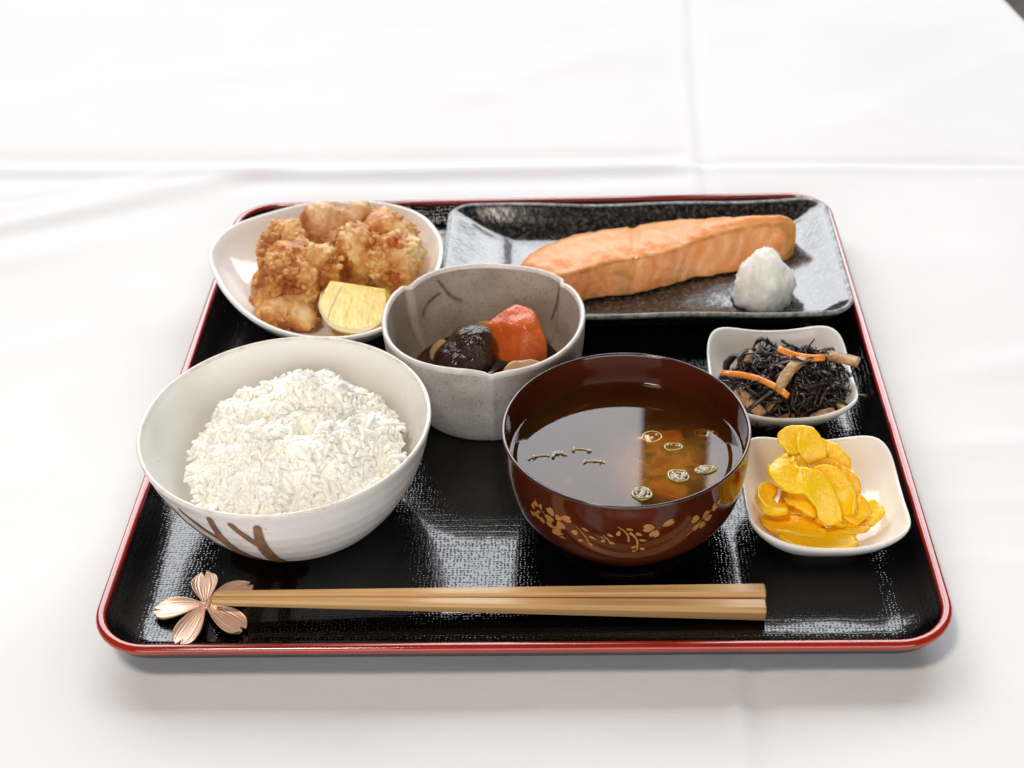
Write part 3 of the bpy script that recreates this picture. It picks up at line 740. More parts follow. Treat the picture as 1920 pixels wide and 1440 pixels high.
# ------------------------------------------------------------------ grey folded bowl
GB = (-.0194, -.0040)
SEAM = [R(146), R(-86), R(38)]
def saw(a):
    """radius steps where the wall is folded over itself"""
    s = 0
    for q, (c, amp) in enumerate(zip(SEAM, (1.0, .8, .7))):
        d = (a-c+math.pi) % (2*math.pi) - math.pi
        w = R(1.3)
        s += amp*(math.tanh(d/w)*math.exp(-(d/R(30))**2) + .5*math.exp(-((d-R(2.2))/R(2.0))**2))
    return s
def make_grey_bowl():
    t = empty('simmer_bowl', (*GB, 0))
    tag(t, 'grey stoneware bowl with folded seams holding simmered vegetables', 'bowl')
    k = lambda z: .3+.7*min(1, max(0, (z-.008)/.03))
    fr = lambda a, r, z: 1 + .028*saw(a)*k(z) + .008*math.sin(2*a+1)
    fz = lambda a, r, z: (z/.058)**4*(.0012*math.sin(3*a+.6) - .0014*sum(math.exp(-((((a-c+math.pi) % (2*math.pi))-math.pi)/R(7))**2) for c in SEAM))
    outp = cr([(.0320, .0062), (.0350, .0066), (.0388, .011), (.0428, .018), (.0465, .028), (.0488, .042), (.0498, .0558)], 8)
    V, F = lathe([(.02, .008), (.030, .0075)] + list(map(tuple, outp)), n=300, cap0=True, cap1=False, fr=fr, fz=fz); obj('outer_wall', V, F, M['grey'], t)
    rim = [(.0498, .0558), (.0499, .0572), (.0494, .0582), (.0485, .0584), (.0477, .0578), (.0472, .0566)]
    V, F = lathe(rim, n=300, cap0=False, cap1=False, fr=fr, fz=fz); obj('rim', V, F, M['greyrim'], t)
    inn = cr([(.0472, .0566), (.0466, .050), (.0455, .040), (.0425, .028), (.0370, .0185), (.026, .0130), (.010, .0115)], 8)
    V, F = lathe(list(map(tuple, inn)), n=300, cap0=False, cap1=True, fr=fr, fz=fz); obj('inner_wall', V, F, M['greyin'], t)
    # iron-brown lines in the glaze inside the left fold
    S = Surf([(p[0]-.0005, p[1]) for p in inn[::-1]][1::3])
    class SI(Surf):
        def __init__(s, b): s.p = b.p; s.lean = b.lean; s.zt = 1
        def pt(s, th, z, off=0):
            r = s.r(z)*fr(th, 0, z) - off; return (r*math.cos(th), r*math.sin(th), z)
    SS = SI(S)
    for pts in ([(124, .0545, .0012), (121, .050, .0014), (117, .0445, .0018), (112, .0405, .0016), (108, .0395, .0010)],
                [(141, .0395, .0014), (135, .0440, .0012), (128, .0462, .0016), (123, .0468, .0010)],
                [(39.5, .054, .0006), (40, .047, .0009), (41.5, .040, .0010), (43, .034, .0006)]):
        V, F = ribbon(SS, pts, .0003, 3, 6, False); obj('glaze_line', V, F, M['crack'], t)
    V, F = lathe([(.0395, .0225), (.02, .0225)], n=64, cap0=False, cap1=True); obj('cooking_liquid', V, F, M['stew'], t)
make_grey_bowl()

def chunk(name, pts, mat, label, cat, bev=.002, amp=.0005, freq=150, seed=0, group=None, parent=None, sub=3, smooth=3):
    bm = bmesh.new()
    c0 = sum((Vector(p) for p in pts), Vector())/len(pts)
    for p in pts: bm.verts.new(Vector(p)-c0)
    bmesh.ops.convex_hull(bm, input=bm.verts[:])
    bmesh.ops.dissolve_limit(bm, angle_limit=R(12), verts=bm.verts[:], edges=bm.edges[:])
    bmesh.ops.bevel(bm, geom=bm.edges[:], offset=bev, segments=2, profile=.5, affect='EDGES', clamp_overlap=True)
    bmesh.ops.triangulate(bm, faces=bm.faces[:])
    for _ in range(sub):
        bmesh.ops.subdivide_edges(bm, edges=[e for e in bm.edges if e.calc_length() > .0016], cuts=1, use_grid_fill=True)
        bmesh.ops.triangulate(bm, faces=bm.faces[:])
    for _ in range(smooth): bmesh.ops.smooth_vert(bm, verts=bm.verts[:], factor=.5, use_axis_x=True, use_axis_y=True, use_axis_z=True)
    bm.normal_update()
    for v in bm.verts: v.co += v.normal*amp*(mn.noise(v.co*freq+Vector((seed, 0, 0))) + .5*mn.noise(v.co*freq*2.7))
    me = bpy.data.meshes.new(name); bm.to_mesh(me); bm.free(); me.materials.append(mat)
    me.polygons.foreach_set('use_smooth', [True]*len(me.polygons))
    o = bpy.data.objects.new(name, me); C.objects.link(o); o.location = c0
    if parent: o.parent = parent
    if label: tag(o, label, cat, group)
    return o
# carrot chunk, roughly cut with flat facets
chunk('carrot_chunk', [(-.0225, .0150, .0400), (-.0040, .0215, .0490), (.0060, .0160, .0475), (.0128, .0000, .0370), (.0110, -.0050, .0250), (-.0020, -.0095, .0285), (-.0185, .0020, .0280), (.0000, .0200, .0280), (.0005, .0040, .0462)], M['carrot'],
      'glossy red orange carrot chunk on top of the simmered vegetables', 'carrot', .0018, .0006, 120, smooth=1)
def make_shiitake():
    t = empty('shiitake', (-.0300, -.0030, .0335)); t.rotation_euler = (R(32), R(-24), R(10))
    tag(t, 'dark wrinkled shiitake mushroom leaning on the carrot chunk', 'mushroom')
    prof = cr([(.0020, -.001), (.0100, -.0035), (.0142, -.0035), (.0155, -.0010), (.0140, .0035), (.0095, .0070), (.004, .0085), (.0008, .0088)], 6)
    def fr(a, r, z): return 1 + .10*math.sin(2*a+.8) + .06*math.sin(5*a+z*200) + .05*mn.noise(Vector((math.cos(a)*2, math.sin(a)*2, z*300)))
    def fz(a, r, z):
        x, y = r*math.cos(a), r*math.sin(a)
        w = mn.noise(Vector((x*130, y*420, 2)))
        return .00025*(1-abs(w)*2)*min(1, r/.004) + .0022*math.sin(a*2+1)*r/.015
    V, F = lathe(list(map(tuple, prof)), n=96, fr=fr, fz=fz); obj('cap', V, F, M['shiitake'], t)
    V, F = lathe([(.003, -.009), (.0032, -.002), (.004, 0)], n=20); obj('stem', V, F, M['tan'], t)
make_shiitake()
chunk('root_piece', [(-.0500, .0090, .0300), (-.0420, .0150, .0330), (-.0385, .0050, .0340), (-.0440, -.0020, .0270), (-.043, .012, .022), (-.036, .000, .024), (-.050, .004, .025)], M['tan'],
      'tan simmered root piece at the left wall of the grey bowl', 'root vegetable', .0015, .0003)
chunk('root_piece', [(-.0135, -.0230, .0340), (-.0090, -.0150, .0385), (.0060, -.0140, .0400), (.0140, -.0190, .0375), (.0080, -.0270, .0330), (-.0060, -.0280, .0320), (-.008, -.018, .026), (.010, -.018, .026)], M['tan'],
      'pale tan simmered root piece at the front of the grey bowl, below the carrot', 'root vegetable', .0022, .0003, seed=3)
chunk('potato_piece', [(-.0330, .0190, .0320), (-.0240, .0260, .0360), (-.0150, .0240, .0370), (-.0140, .0160, .0330), (-.0280, .0130, .0290), (-.022, .026, .024), (-.028, .016, .022)], M['yellow'],
      'yellow simmered potato piece half hidden behind the shiitake and the carrot', 'potato', .003, .0004, seed=5)

# ------------------------------------------------------------------ chicken plate
EGG = [(-0.1789, 0.0905), (-0.1799, 0.1095), (-0.1735, 0.1262), (-0.1585, 0.1411), (-0.1398, 0.1535), (-0.1239, 0.1590), (-0.108, 0.1602), (-0.0902, 0.1567), (-0.0729, 0.1480), (-0.0595, 0.1339), (-0.0501, 0.1132), (-0.0468, 0.096), (-0.0474, 0.0770), (-.0530, .0545), (-.0620, .0345), (-0.0745, 0.0215), (-0.0869, 0.0158), (-0.1013, 0.0146), (-0.1197, 0.0178), (-0.1397, 0.0288), (-0.1559, 0.0452), (-0.1690, 0.0660)]
EC = np.array((-.1130, .0885))
def make_egg_plate():
    t = empty('chicken_plate', (*EC, 0))
    tag(t, 'white egg shaped plate of fried chicken at the back left of the tray', 'plate')
    O = cr(np.array(EGG)-EC, 6, True)
    th = .0032
    def loop(s, z, inset=0):
        L_ = []
        for x, y in O:
            r = math.hypot(x, y); q = s - inset/r
            zz = z + (.0020*math.cos(2*math.atan2(y, x)) if s > .8 else 0)*max(0, (s-.7)/.3)
            L_.append((x*q, y*q, zz))
        return L_
    outer = [(.40, .0064), (.52, .0064), (.535, .0085), (.60, .0095), (.72, .0130), (.84, .0195), (.94, .0270), (.985, .0312)]
    V, F = loops([loop(s, z) for s, z in outer] + [loop(1.0, .0326), loop(1.0, .0336, .0002), loop(1.0, .0341, .001), loop(1.0, .0341, .0019), loop(1.0, .0335, .0030)]
                 + [loop(s, z) for s, z in ((.93, .0292), (.85, .0232), (.76, .0185), (.66, .0155), (.54, .0138), (.42, .0131), (.28, .0128), (.12, .0127))], True, True)
    obj('plate_body', V, F, M['porcelain'], t)
make_egg_plate()

def icos(sub):
    bm = bmesh.new(); bmesh.ops.create_icosphere(bm, subdivisions=sub, radius=1)
    V = [v.co.copy() for v in bm.verts]; F = [tuple(v.index for v in f.verts) for f in bm.faces]; bm.free(); return V, F
ICO6 = icos(6); ICO5 = icos(5)
def fried(center, ells, mat, label, seed, big=.0042, crumb=.0020, floor=.0150, rough=1.0, ico=None, crisps=(), ncr=130, smooth_at=None):
    t = empty('fried_chicken', center)
    tag(t, label, 'fried chicken', 'fried chicken pieces on the white plate')
    Vd, F = ico or ICO6; V = []; cr_ = []
    E = [(Vector(o), Vector(r)) for o, r in ells]
    for d in Vd:
        acc = 0
        for o, r in E:
            # exit distance of the ray from the centre through this ellipsoid
            dd = Vector((d.x/r.x, d.y/r.y, d.z/r.z)); oo = Vector((-o.x/r.x, -o.y/r.y, -o.z/r.z))
            A = dd.dot(dd); B = oo.dot(dd); Cc = oo.dot(oo)-1; D = B*B-A*Cc
            if D > 0:
                q = (-B+math.sqrt(D))/A
                if q > acc: acc = q
        p = d*acc
        w = p + Vector((seed*.31, seed*.17, 0))
        n1 = mn.noise(w*75); n2 = mn.noise(w*170+Vector((5, 0, 0)))
        vd = mn.voronoi(w*(330))[0]; n3 = (vd[1]-vd[0])
        vd2 = mn.voronoi(w*(150)+Vector((3, 1, 2)))[0]; n4 = (vd2[1]-vd2[0])
        patch_ = min(1, max(0, .55+1.6*mn.noise(w*42+Vector((9, 2, 0)))))*rough
        if smooth_at:
            g_ = math.exp(-((p-Vector(smooth_at[0])).length/smooth_at[1])**2); patch_ *= 1-.9*g_
        h = big*n1 + .0017*n2 + patch_*(crumb*(n3-.25)*1.7 + crumb*2.2*(n4-.3)) + .0005*mn.noise(w*700)
        p = p + d*h
        z = p.z + center[2]
        if z < floor: p.z = floor-center[2] + (z-floor)*.1
        V.append(p); cr_.append(min(1, max(0, .42 + .34*n1 + .22*(n3-.3)*patch_ + .30*(n4-.3) + .25*mn.noise(w*55+Vector((0, 7, 3))))))
    o = obj('batter_crust', V, F, mat, t)
    at = o.data.attributes.new('crust', 'FLOAT', 'POINT'); at.data.foreach_set('value', cr_)
    # loose crumbs of batter baked onto the crust, in patches
    cp = []; cvals = []; tries = 0
    Vc, Fc = ICO1
    while len(cp) < ncr and tries < 6000:
        tries += 1
        i = rnd.randrange(len(V)); p = V[i]; w = p + Vector((seed*.31, seed*.17, 0))
        if p.z + center[2] < floor+.002 or mn.noise(w*60+Vector((4, 4, 1))) < -.02: continue
        d = Vd[i]; r = rnd.choice((.0009, .0012, .0015, .0019))*rnd.uniform(.8, 1.2)
        sx, sy = rnd.uniform(.8, 1.5), rnd.uniform(.7, 1.1)
        rot = Matrix.Rotation(rnd.uniform(0, 6.28), 3, rnd.choice('XYZ'))
        cp.append(([p + d*r*.05 + rot @ Vector((v.x*r*sx, v.y*r*sy, v.z*r*.8))*(1+.75*mn.noise(v*1.9+Vector((tries, 0, 0)))) for v in Vc], Fc)); cvals.append(min(1, max(0, cr_[i]+rnd.uniform(-.12, .14))))
    if cp:
        Vm, Fm = merge(cp); co = obj('crumbs', Vm, Fm, mat, o); tag(co, kind='stuff')
        a2 = co.data.attributes.new('crust', 'FLOAT', 'POINT')
        vals = []
        for q, cv in zip(cp, cvals): vals += [cv]*len(q[0])
        a2.data.foreach_set('value', vals)
    for k, (loc, r) in enumerate(crisps):
        Vd2, F2 = ICO3; vv = [Vector((v.x*r[0], v.y*r[1], v.z*r[2]))*(1+.35*mn.noise(v*2.3+Vector((k+seed, 0, 0)))) + Vector(loc)-Vector(center) for v in Vd2]
        obj('crisp_bit', vv, F2, M['crisp'], t)
    return t
ICO3 = icos(3); ICO1 = icos(2)
fried((-.1265, .0735, .0315), [((0, 0, 0), (.0240, .018, .0170)), ((-.010, -.004, -.006), (.0165, .014, .012)), ((.010, .004, .004), (.014, .013, .015)), ((-.002, .008, .009), (.013, .011, .011))], M['chick'],
      'big rough brown fried chicken piece left of the lemon wedge', 3, crisps=(((-.1330, .0780, .0490), (.0022, .0016, .0014)), ((-.1500, .0640, .0250), (.0026, .0020, .0030))))
fried((-.1310, .0545, .0225), [((0, 0, 0), (.0165, .0105, .0085)), ((.008, -.003, -.001), (.010, .008, .007))], M['chick'],
      'small brown fried chicken piece at the front edge of the pile', 11, big=.0022, ico=ICO5, ncr=60)
fried((-.0850, .0970, .0320), [((.010, -.005, -.002), (.0165, .0160, .0170)), ((-.011, -.001, .0010), (.0130, .0140, .0190)), ((.006, .012, .004), (.0175, .0120, .0170)), ((0, 0, 0), (.012, .014, .014))], M['chick2'],
      'big craggy golden fried chicken piece on the right with dark crisp spots', 23, smooth_at=((-.012, -.010, .004), .010),
      crisps=(((-.0735, .0850, .0480), (.0030, .0022, .0030)), ((-.0700, .0845, .0450), (.0024, .0020, .0022)), ((-.0735, .0765, .0290), (.0026, .0020, .0034))))
fried((-.1400, .1020, .0320), [((0, 0, 0), (.0135, .015, .0155)), ((.004, .006, .002), (.011, .011, .015))], M['chick2'],
      'light fried chicken piece at the left behind the big brown one', 43, ncr=80)
fried((-.1120, .1200, .0340), [((0, 0, 0), (.0210, .0125, .0165)), ((.014, .000, .002), (.013, .010, .0155)), ((-.010, .002, .000), (.012, .010, .0145))], M['skin'],
      'fried chicken piece with smooth pinkish skin at the very back of the pile', 57, crumb=.0011, rough=.8, ncr=50)

def make_lemon():
    t = empty('lemon_wedge', (-.0905, .0560, .0385)); 
    tag(t, 'lemon wedge lying on its rind in front of the fried chicken', 'lemon')
    # local: x along the fruit axis, section angle measured from straight down; both cut faces meet at the top edge
    A0, A1 = R(-80), R(8)
    def rad(x): return .0275*math.sqrt(max(.03, 1-(abs(x)/.0215)**2.4))
    def xe(s): return s
    nx, na = 22, 12
    xs = [(-.0205 + .041*i/nx) for i in range(nx+1)]
    def pt(x, a, r): return (x*(1 - .22*(1-min(1, r/.015))), r*math.sin(a), -r*math.cos(a))
    def sect(r0, r1, x, edge=.0):
        L_ = []
        for k in range(na+1):
            a = A0+(A1-A0)*k/na; L_.append(pt(x, a, r1(x)))
        for k in range(na, -1, -1):
            a = A0+(A1-A0)*k/na; L_.append(pt(x, a, r0(x)))
        return L_
    th = .0023
    fl = lambda x: max(rad(x)-th, .002)
    V, F = loops([sect(lambda x: .0004, fl, x*.93) for x in xs], True, True)
    fo = obj('flesh', V, F, M['lemon'], t, sharp=40)
    V, F = loops([sect(lambda x: max(rad(x)-th, .002)+.0001, rad, x) for x in xs], True, True)
    n = 2*(na+1); mi = []
    for f in F:
        k = f[0] % n
        mi.append(0 if (len(f) == 4 and f[0] % n < na and f[1] % n <= na and f[1] % n > 0) else 1)
    obj('rind', V, F, [M['rind'], M['pith']], t, matidx=mi, sharp=40)
    # pale membrane lines on the cut face towards the viewer
    for x0, x1 in ((-.0105, -.0118),):
        LL = []
        for k in range(8):
            u = k/7; r = .001+.0215*u; x = x0+(x1-x0)*u; c = Vector(pt(x, A0, r)); w = Vector((.0005, 0, 0)); nn = Vector((0, -math.cos(A0)*-1*-1, -math.sin(A0)*-1*-1))
            nrm = Vector((0, -math.cos(A0), -math.sin(A0)))
            LL.append([c-w+nrm*.0002, c+w+nrm*.0002, c+w-nrm*.0004, c-w-nrm*.0004])
        V, F = loops(LL, True, True); obj('membrane', V, F, M['membrane'], t)
    t.rotation_euler = (R(26), R(6), R(-8))
make_lemon()

# ------------------------------------------------------------------ rectangular plate with salmon
RPX, RPY, RHX, RHY = .0628, .1030, .1122, .0622
def make_rect_plate():
    t = empty('fish_plate', (RPX, RPY, 0), R(-.4))
    tag(t, 'long black glazed rectangular plate under the grilled salmon', 'plate')
    def lp(ox, oy, z):
        return [(x, y*(1 - .035*(1-(x/RHX)**2)), z + (.0012*(x/RHX)**2 if z > .02 else 0) + (.0006*math.sin(x*70) if z > .02 else 0)) for x, y, _ in rrect(ox, z, oy, RHX, RHY, .016, 10, ns=16)]
    outer = [(.030, .022, .0064), (.024, .016, .0064), (.0225, .0145, .0095), (.015, .009, .014), (.007, .004, .0185), (.0012, .0008, .0222)]
    inner = [(.0030, .0028, .0240), (.008, .0055, .0220), (.016, .0100, .0182), (.025, .0150, .0148), (.033, .0200, .0126), (.040, .0250, .0116), (.050, .033, .0112)]
    V, F = loops([lp(*q) for q in outer], True, False); obj('underside', V, F, M['plate'], t)
    rim = [(.0012, .0008, .0222), (.0004, .0003, .0234), (.0006, .0006, .0244), (.0018, .0016, .0247), (.0030, .0028, .0240)]
    V, F = loops([lp(*q) for q in rim]); obj('rim', V, F, M['platerim'], t)
    V, F = loops([lp(*q) for q in inner], False, True); obj('plate_face', V, F, M['plate'], t)
make_rect_plate()

def make_salmon():
    t = empty('salmon_fillet', (.075, .108, .0125))
    tag(t, 'grilled orange salmon fillet lying across the black plate', 'fish')
    base = Vector((.075, .108, .0125)); zt = .0335
    # stations from the left tip to the right tail end: x_back,y_back, x_front,y_front(top edge), x_bot,y_bot(front bottom)
    st = [(-.0080, .0850, -.0040, .0835, -.0020, .0790, .020), (-.0020, .0960, .0060, .0800, .0080, .0755, .029), (.0100, .1085, .0180, .0785, .0190, .0735, .0300), (.0270, .1180, .0300, .0815, .0300, .0755, .0308),
          (.0430, .1232, .0440, .0895, .0430, .0785, .0308), (.0550, .1262, .0560, .0930, .0540, .0800, .0308), (.0600, .1272, .0610, .0940, .0595, .0812, .0306), (.0660, .1288, .0660, .0950, .0660, .0845, .0312), (.0800, .1310, .0790, .0985, .0790, .0910, .0316),
          (.0950, .1325, .0940, .1085, .0920, .0965, .0320), (.1120, .1330, .1110, .1180, .1080, .1010, .0320), (.1280, .1332, .1280, .1240, .1230, .1050, .0320), (.1410, .1335, .1420, .1268, .1370, .1090, .0320), (.1490, .1320, .1500, .1260, .1460, .1120, .0308), (.1520, .1285, .1530, .1240, .1510, .1160, .0290)]
    S = cr(st, 15)
    LL = []; side = []; brown = []
    zb = .0125
    nT, nS, nB, nK = 14, 22, 4, 7
    for i, (xb, yb, xf, yf, xo, yo, zt) in enumerate(S):
        u = i/(len(S)-1); L_ = []
        B = Vector((xb, yb, zt-.0015)); Fr = Vector((xf, yf, zt-.002)); O = Vector((xo, yo, zb)); K = Vector((xb+.001, yb+.001, zb))
        def add(p, s, b):
            p = Vector(p); w = p*1
            h = .0010*mn.noise(w*70) + .0008*mn.noise(w*190+Vector((2, 0, 0))) + .0004*mn.noise(w*420)
            L_.append((p, h)); side.append(s); brown.append(b)
        g = math.exp(-((xf-.0605)/.0028)**2)      # groove between the two halves
        end = min(1, max(0, (u-.84)/.10))
        for k in range(nT+1):
            f = k/nT; p = B.lerp(Fr, f); dome = .0022*math.sin(math.pi*f)
            p.z += dome - .0009*g
            add(p, .0, (.10+.42*end) + .34*(f < .08) + .34*math.exp(-((f-1)/.05)**2))
        for k in range(1, nS+1):
            f = k/nS; p = Fr.lerp(O, f); p += Vector((0, -.0014*math.sin(math.pi*f), 0)); p.y += .0012*g
            gb = math.exp(-((xf+.004*mn.noise(p*140)-.0540)/.0050)**2)*min(1, f*3)*(.75+.9*mn.noise(p*120+Vector((8, 0, 0))))
            low = max(0, f-.7)/.3
            # flakes: thin pale seams running down to the left, with a slight step at each
            ph = (p.x + .013*f + .0042*mn.noise(p*80))/.0092; fr_ = ph - math.floor(ph)
            seam = math.exp(-((fr_-.5)/.10)**2)*min(1, max(0, (xf-.064)/.010))*(.40+.95*mn.noise(p*110+Vector((3, 0, 0))))*min(1, f*4)*min(1, (1-f)*6)
            p.y += .0007*max(0, seam) - .0005*fr_*min(1, max(0, (xf-.064)/.010))
            add(p, max(0, seam), .05 + .50*gb + .36*low + .66*end + .42*math.exp(-((f-.03)/.05)**2) + .08*(xf < .05))
        for k in range(1, nB): add(O.lerp(K, k/nB), 0, .3)
        for k in range(nK): 
            f = k/nK; p = K.lerp(B, f); p.y += .002*math.sin(math.pi*f); add(p, 0, .35)
        LL.append(L_)
    nl = len(LL[0]); out = []
    for i, L_ in enumerate(LL):
        c = sum((p for p, h in L_), Vector())/nl; row = []
        for p, h in L_:
            d = (p-c); d.x = 0; d.normalize(); q = p + d*h
            if q.z < zb: q.z = zb
            row.append(q-base)
        out.append(row)
    V, F = loops(out, True, True)
    side += [0, 0]; brown += [.5, .5]
    o = obj('flesh', V, F, M['salmon'], t)
    for nme, vals in (('side', side), ('brown', brown)):
        a = o.data.attributes.new(nme, 'FLOAT', 'POINT'); a.data.foreach_set('value', vals)
    # thin dark skin wrapped round the back edge
    LL = []
    for i, (xb, yb, xf, yf, xo, yo, zt) in enumerate(S[:int(len(S)*.97)]):
        n = Vector((-(S[min(i+1, len(S)-1)][1]-S[max(i-1, 0)][1]), S[min(i+1, len(S)-1)][0]-S[max(i-1, 0)][0], 0)).normalized()
        B = Vector((xb, yb, 0)); L_ = []
        for off, z in ((.0004, zb), (.0016, zb+.006), (.0018, zt-.009), (.0008, zt-.0042), (.0000, zt-.0034), (-.0006, zt-.0050), (.0004, zt-.009), (.0002, zb+.004)):
            L_.append(B + n*off + Vector((0, 0, z)) - base)
        LL.append(L_)
    V, F = loops(LL, True, True); obj('skin', V, F, M['salmonskin'], t)
make_salmon()

def make_daikon():
    V, F = ICO6; c = Vector((.1300, .0760, .0120)); out = []
    for v in V:
        z = max(v.z, -.18)
        prof = math.sqrt(max(0, 1-min(1, max(0, z))**2))
        hz = z*.0305
        r = .0168 if z <= 0 else float(np.interp(z, [0, .15, .35, .55, .72, .85, .94, 1], [.0168, .0171, .0163, .0142, .0108, .0080, .0052, 0]))
        if z <= 0: r *= prof
        a = math.atan2(v.y, v.x); x, y = r*math.cos(a), r*math.sin(a)*.92
        if z > .55: x -= .0005
        p = Vector((x, y, hz if z > 0 else hz*.2))
        w = p+c
        p += Vector((v.x, v.y, v.z*.6)).normalized()*(.0030*mn.noise(w*80) + .0014*mn.noise(w*190) + .0007*mn.noise(w*430))
        if p.z < 0: p.z = 0
        out.append(p)
    o = obj('grated_daikon', out, F, M['daikon']); o.location = c
    # wet shreds standing proud of the mound
    parts = []
    for k in range(110):
        i = rnd.randrange(len(out)); p = out[i]
        if p.z < .0015: continue
        nrm = V[i].normalized(); tg = nrm.cross(Vector((rnd.uniform(-1, 1), rnd.uniform(-1, 1), rnd.uniform(-1, 1)))).normalized(); b2 = nrm.cross(tg)
        ln = rnd.uniform(.0012, .0032); w = rnd.uniform(.00016, .00032); LL = []
        for q in range(5):
            u = q/4-.5; cc = p + tg*ln*u + nrm*(.0002-.0011*u*u*ln/.003) + b2*.0006*math.sin(3*u+k)
            ww = w*(1-1.6*abs(u)**2)
            LL.append([cc+b2*ww, cc+nrm*ww, cc-b2*ww, cc-nrm*ww])
        parts.append(loops(LL, True, True))
    V3, F3 = merge(parts); tag(obj('shreds', V3, F3, M['shred'], o), kind='stuff')
    tag(o, 'white mound of grated radish beside the salmon on the black plate', 'grated radish')
make_daikon()

# ------------------------------------------------------------------ two square dishes
def sq_loop(s, z, raise_, half=.0365, n=4.4, cnt=96, hx=None):
    L_ = []; hx = hx or half
    for i in range(cnt):
        a = 2*math.pi*i/cnt; c, sn = math.cos(a), math.sin(a)
        r = (abs(c)**n + abs(sn)**n)**(-1/n)
        cor = max(0, (r-1)/(2**(.5-1/n)*2**(1/n-.5)*.19))     # 0 at the middle of a side, about 1 at a corner
        nn = 2 + (n-2)*min(1, s*1.05); r = (abs(c)**nn + abs(sn)**nn)**(-1/nn)
        L_.append((hx*s*r*c, half*s*r*sn, z + .62*raise_*min(1.1, cor)**1.3*s**3))
    return L_
def make_dish(loc, rz, label, hx, hy):
    t = empty('square_dish', (*loc, 0), R(rz)); tag(t, label, 'dish', 'small white square dishes')
    Lp = lambda s, z, ra: sq_loop(s, z, ra, hy, hx=hx)
    outer = [(.30, .0064, 0), (.44, .0064, 0), (.46, .0085, 0), (.58, .0100, .001), (.72, .0132, .003), (.85, .0180, .005), (.95, .0225, .006)]
    V, F = loops([Lp(*q) for q in outer] + [Lp(.985, .0243, .0065), Lp(1.0, .0256, .0068), Lp(.998, .0266, .007), Lp(.985, .0271, .007), Lp(.965, .0267, .0068), Lp(.945, .0255, .0062)]
                 + [Lp(*q) for q in ((.88, .0215, .005), (.78, .0172, .0035), (.66, .0140, .002), (.52, .0121, .001), (.36, .0112, 0), (.18, .0108, 0))], True, True)
    obj('dish_body', V, F, M['dish'], t)
make_dish((.1270, -.0135), 0, 'white square dish under the black seaweed salad', .0352, .0372)
make_dish((.1345, -.1035), 0, 'white square dish under the yellow pickles, nearest the front right', .0352, .0372)

# ------------------------------------------------------------------ hijiki salad
HC = Vector((.1290, -.0170, 0))
def heap_h(x, y):
    r2 = (x/.033)**2 + ((y+.004)/.029)**2
    return max(.0135 + .0250*max(0, 1-r2)**.75 + .003*mn.noise(Vector((x*90, y*90, 2))), dish_floor(x+.1290, y-.0170)+.0022)
def make_hijiki():
    t = empty('seaweed_salad', HC)
    tag(t, 'heap of black hijiki seaweed strands in the back square dish', 'seaweed salad')
    n = 48; LL = []
    for k in range(9):
        s = 1-k/9
        LL.append([(.029*s*math.cos(2*math.pi*i/n), -.004+.025*s*math.sin(2*math.pi*i/n), heap_h(.029*s*math.cos(2*math.pi*i/n), -.004+.025*s*math.sin(2*math.pi*i/n))-.004) for i in range(n)])
    V, F = loops(LL, True, True); obj('heap_core', V, F, M['hijiki'], t)
    meshes = []
    for k in range(16):
        rr = random.Random(k+5); ln = rr.uniform(.010, .025); rad = rr.uniform(.0006, .0015)
        if k > 12: rad *= 1.7
        bx, bz, s2 = rr.uniform(-.009, .009), rr.uniform(-.005, .003), rr.uniform(-.004, .004)
        flat = rr.uniform(.3, .8); sec = []
        for i in range(6):
            u = i/5; c = Vector(((u-.5)*ln, bx*math.sin(math.pi*u) + s2*math.sin(2*math.pi*u), bz*(2*u-1)**2))
            q = rad*(.35+.65*math.sin(math.pi*min(1, max(.0, .12+.8*u)))**.6)
            sec.append([c + Vector((0, q*math.cos(a), q*flat*math.sin(a))) for a in (0, 1.571, 3.142, 4.712)])
        V, F = oriented(*loops(sec, True, True))
        me = bpy.data.meshes.new('hijiki_strand'); me.from_pydata([tuple(v) for v in V], [], F); me.materials.append(M['hijiki'])
        me.polygons.foreach_set('use_smooth', [True]*len(me.polygons)); me.update(); meshes.append(me)
    for k in range(285):
        a = rnd.uniform(0, 6.283); q = math.sqrt(rnd.random())*1.0
        x, y = .0285*q*math.cos(a), -.003+.0255*q*math.sin(a)
        e = .003; nx, ny = -(heap_h(x+e, y)-heap_h(x-e, y))/(2*e), -(heap_h(x, y+e)-heap_h(x, y-e))/(2*e)
        qn = Vector((0, 0, 1)).rotation_difference(Vector((nx*.8, ny*.8, 1)).normalized())
        mt = qn.to_matrix() @ Matrix.Rotation(rnd.gauss(.5, 1.0), 3, 'Z') @ Matrix.Rotation(rnd.gauss(0, .22), 3, 'Y') @ Matrix.Rotation(rnd.gauss(0, .7), 3, 'X')
        o = bpy.data.objects.new('hijiki_strand', meshes[k % 16]); C.objects.link(o); o.parent = t
        o.matrix_basis = Matrix.Translation((x, y, heap_h(x, y) + rnd.uniform(-.002, .0018))) @ mt.to_4x4()
    for (x, y, z, rx, ry, rz) in ((-.006, .006, .0395, 0, -70, 20), (.012, .008, .041, 0, -55, -30), (.018, .006, .036, 0, -45, 10), (.026, -.006, .028, 0, -25, -5), (.028, -.016, .024, 0, -10, -20), (-.001, .009, .0385, 0, -50, 100)):
        o = bpy.data.objects.new('hijiki_strand', meshes[3]); C.objects.link(o); o.parent = t
        o.location = (x, y, z); o.rotation_euler = (R(rx), R(ry), R(rz)); o.scale = (.6, .8, .8)
make_hijiki()
bar('carrot_strip', (.1240, -.0170, .0440), (.1462, -.0225, .0425), .0038, .0018, M['carrot2'], 'bright orange carrot strip across the top of the seaweed heap', 'carrot', 'carrot strips on the seaweed', bendx=.0022, bendz=-.0008, seed=2, taper=.05, roll=-28)
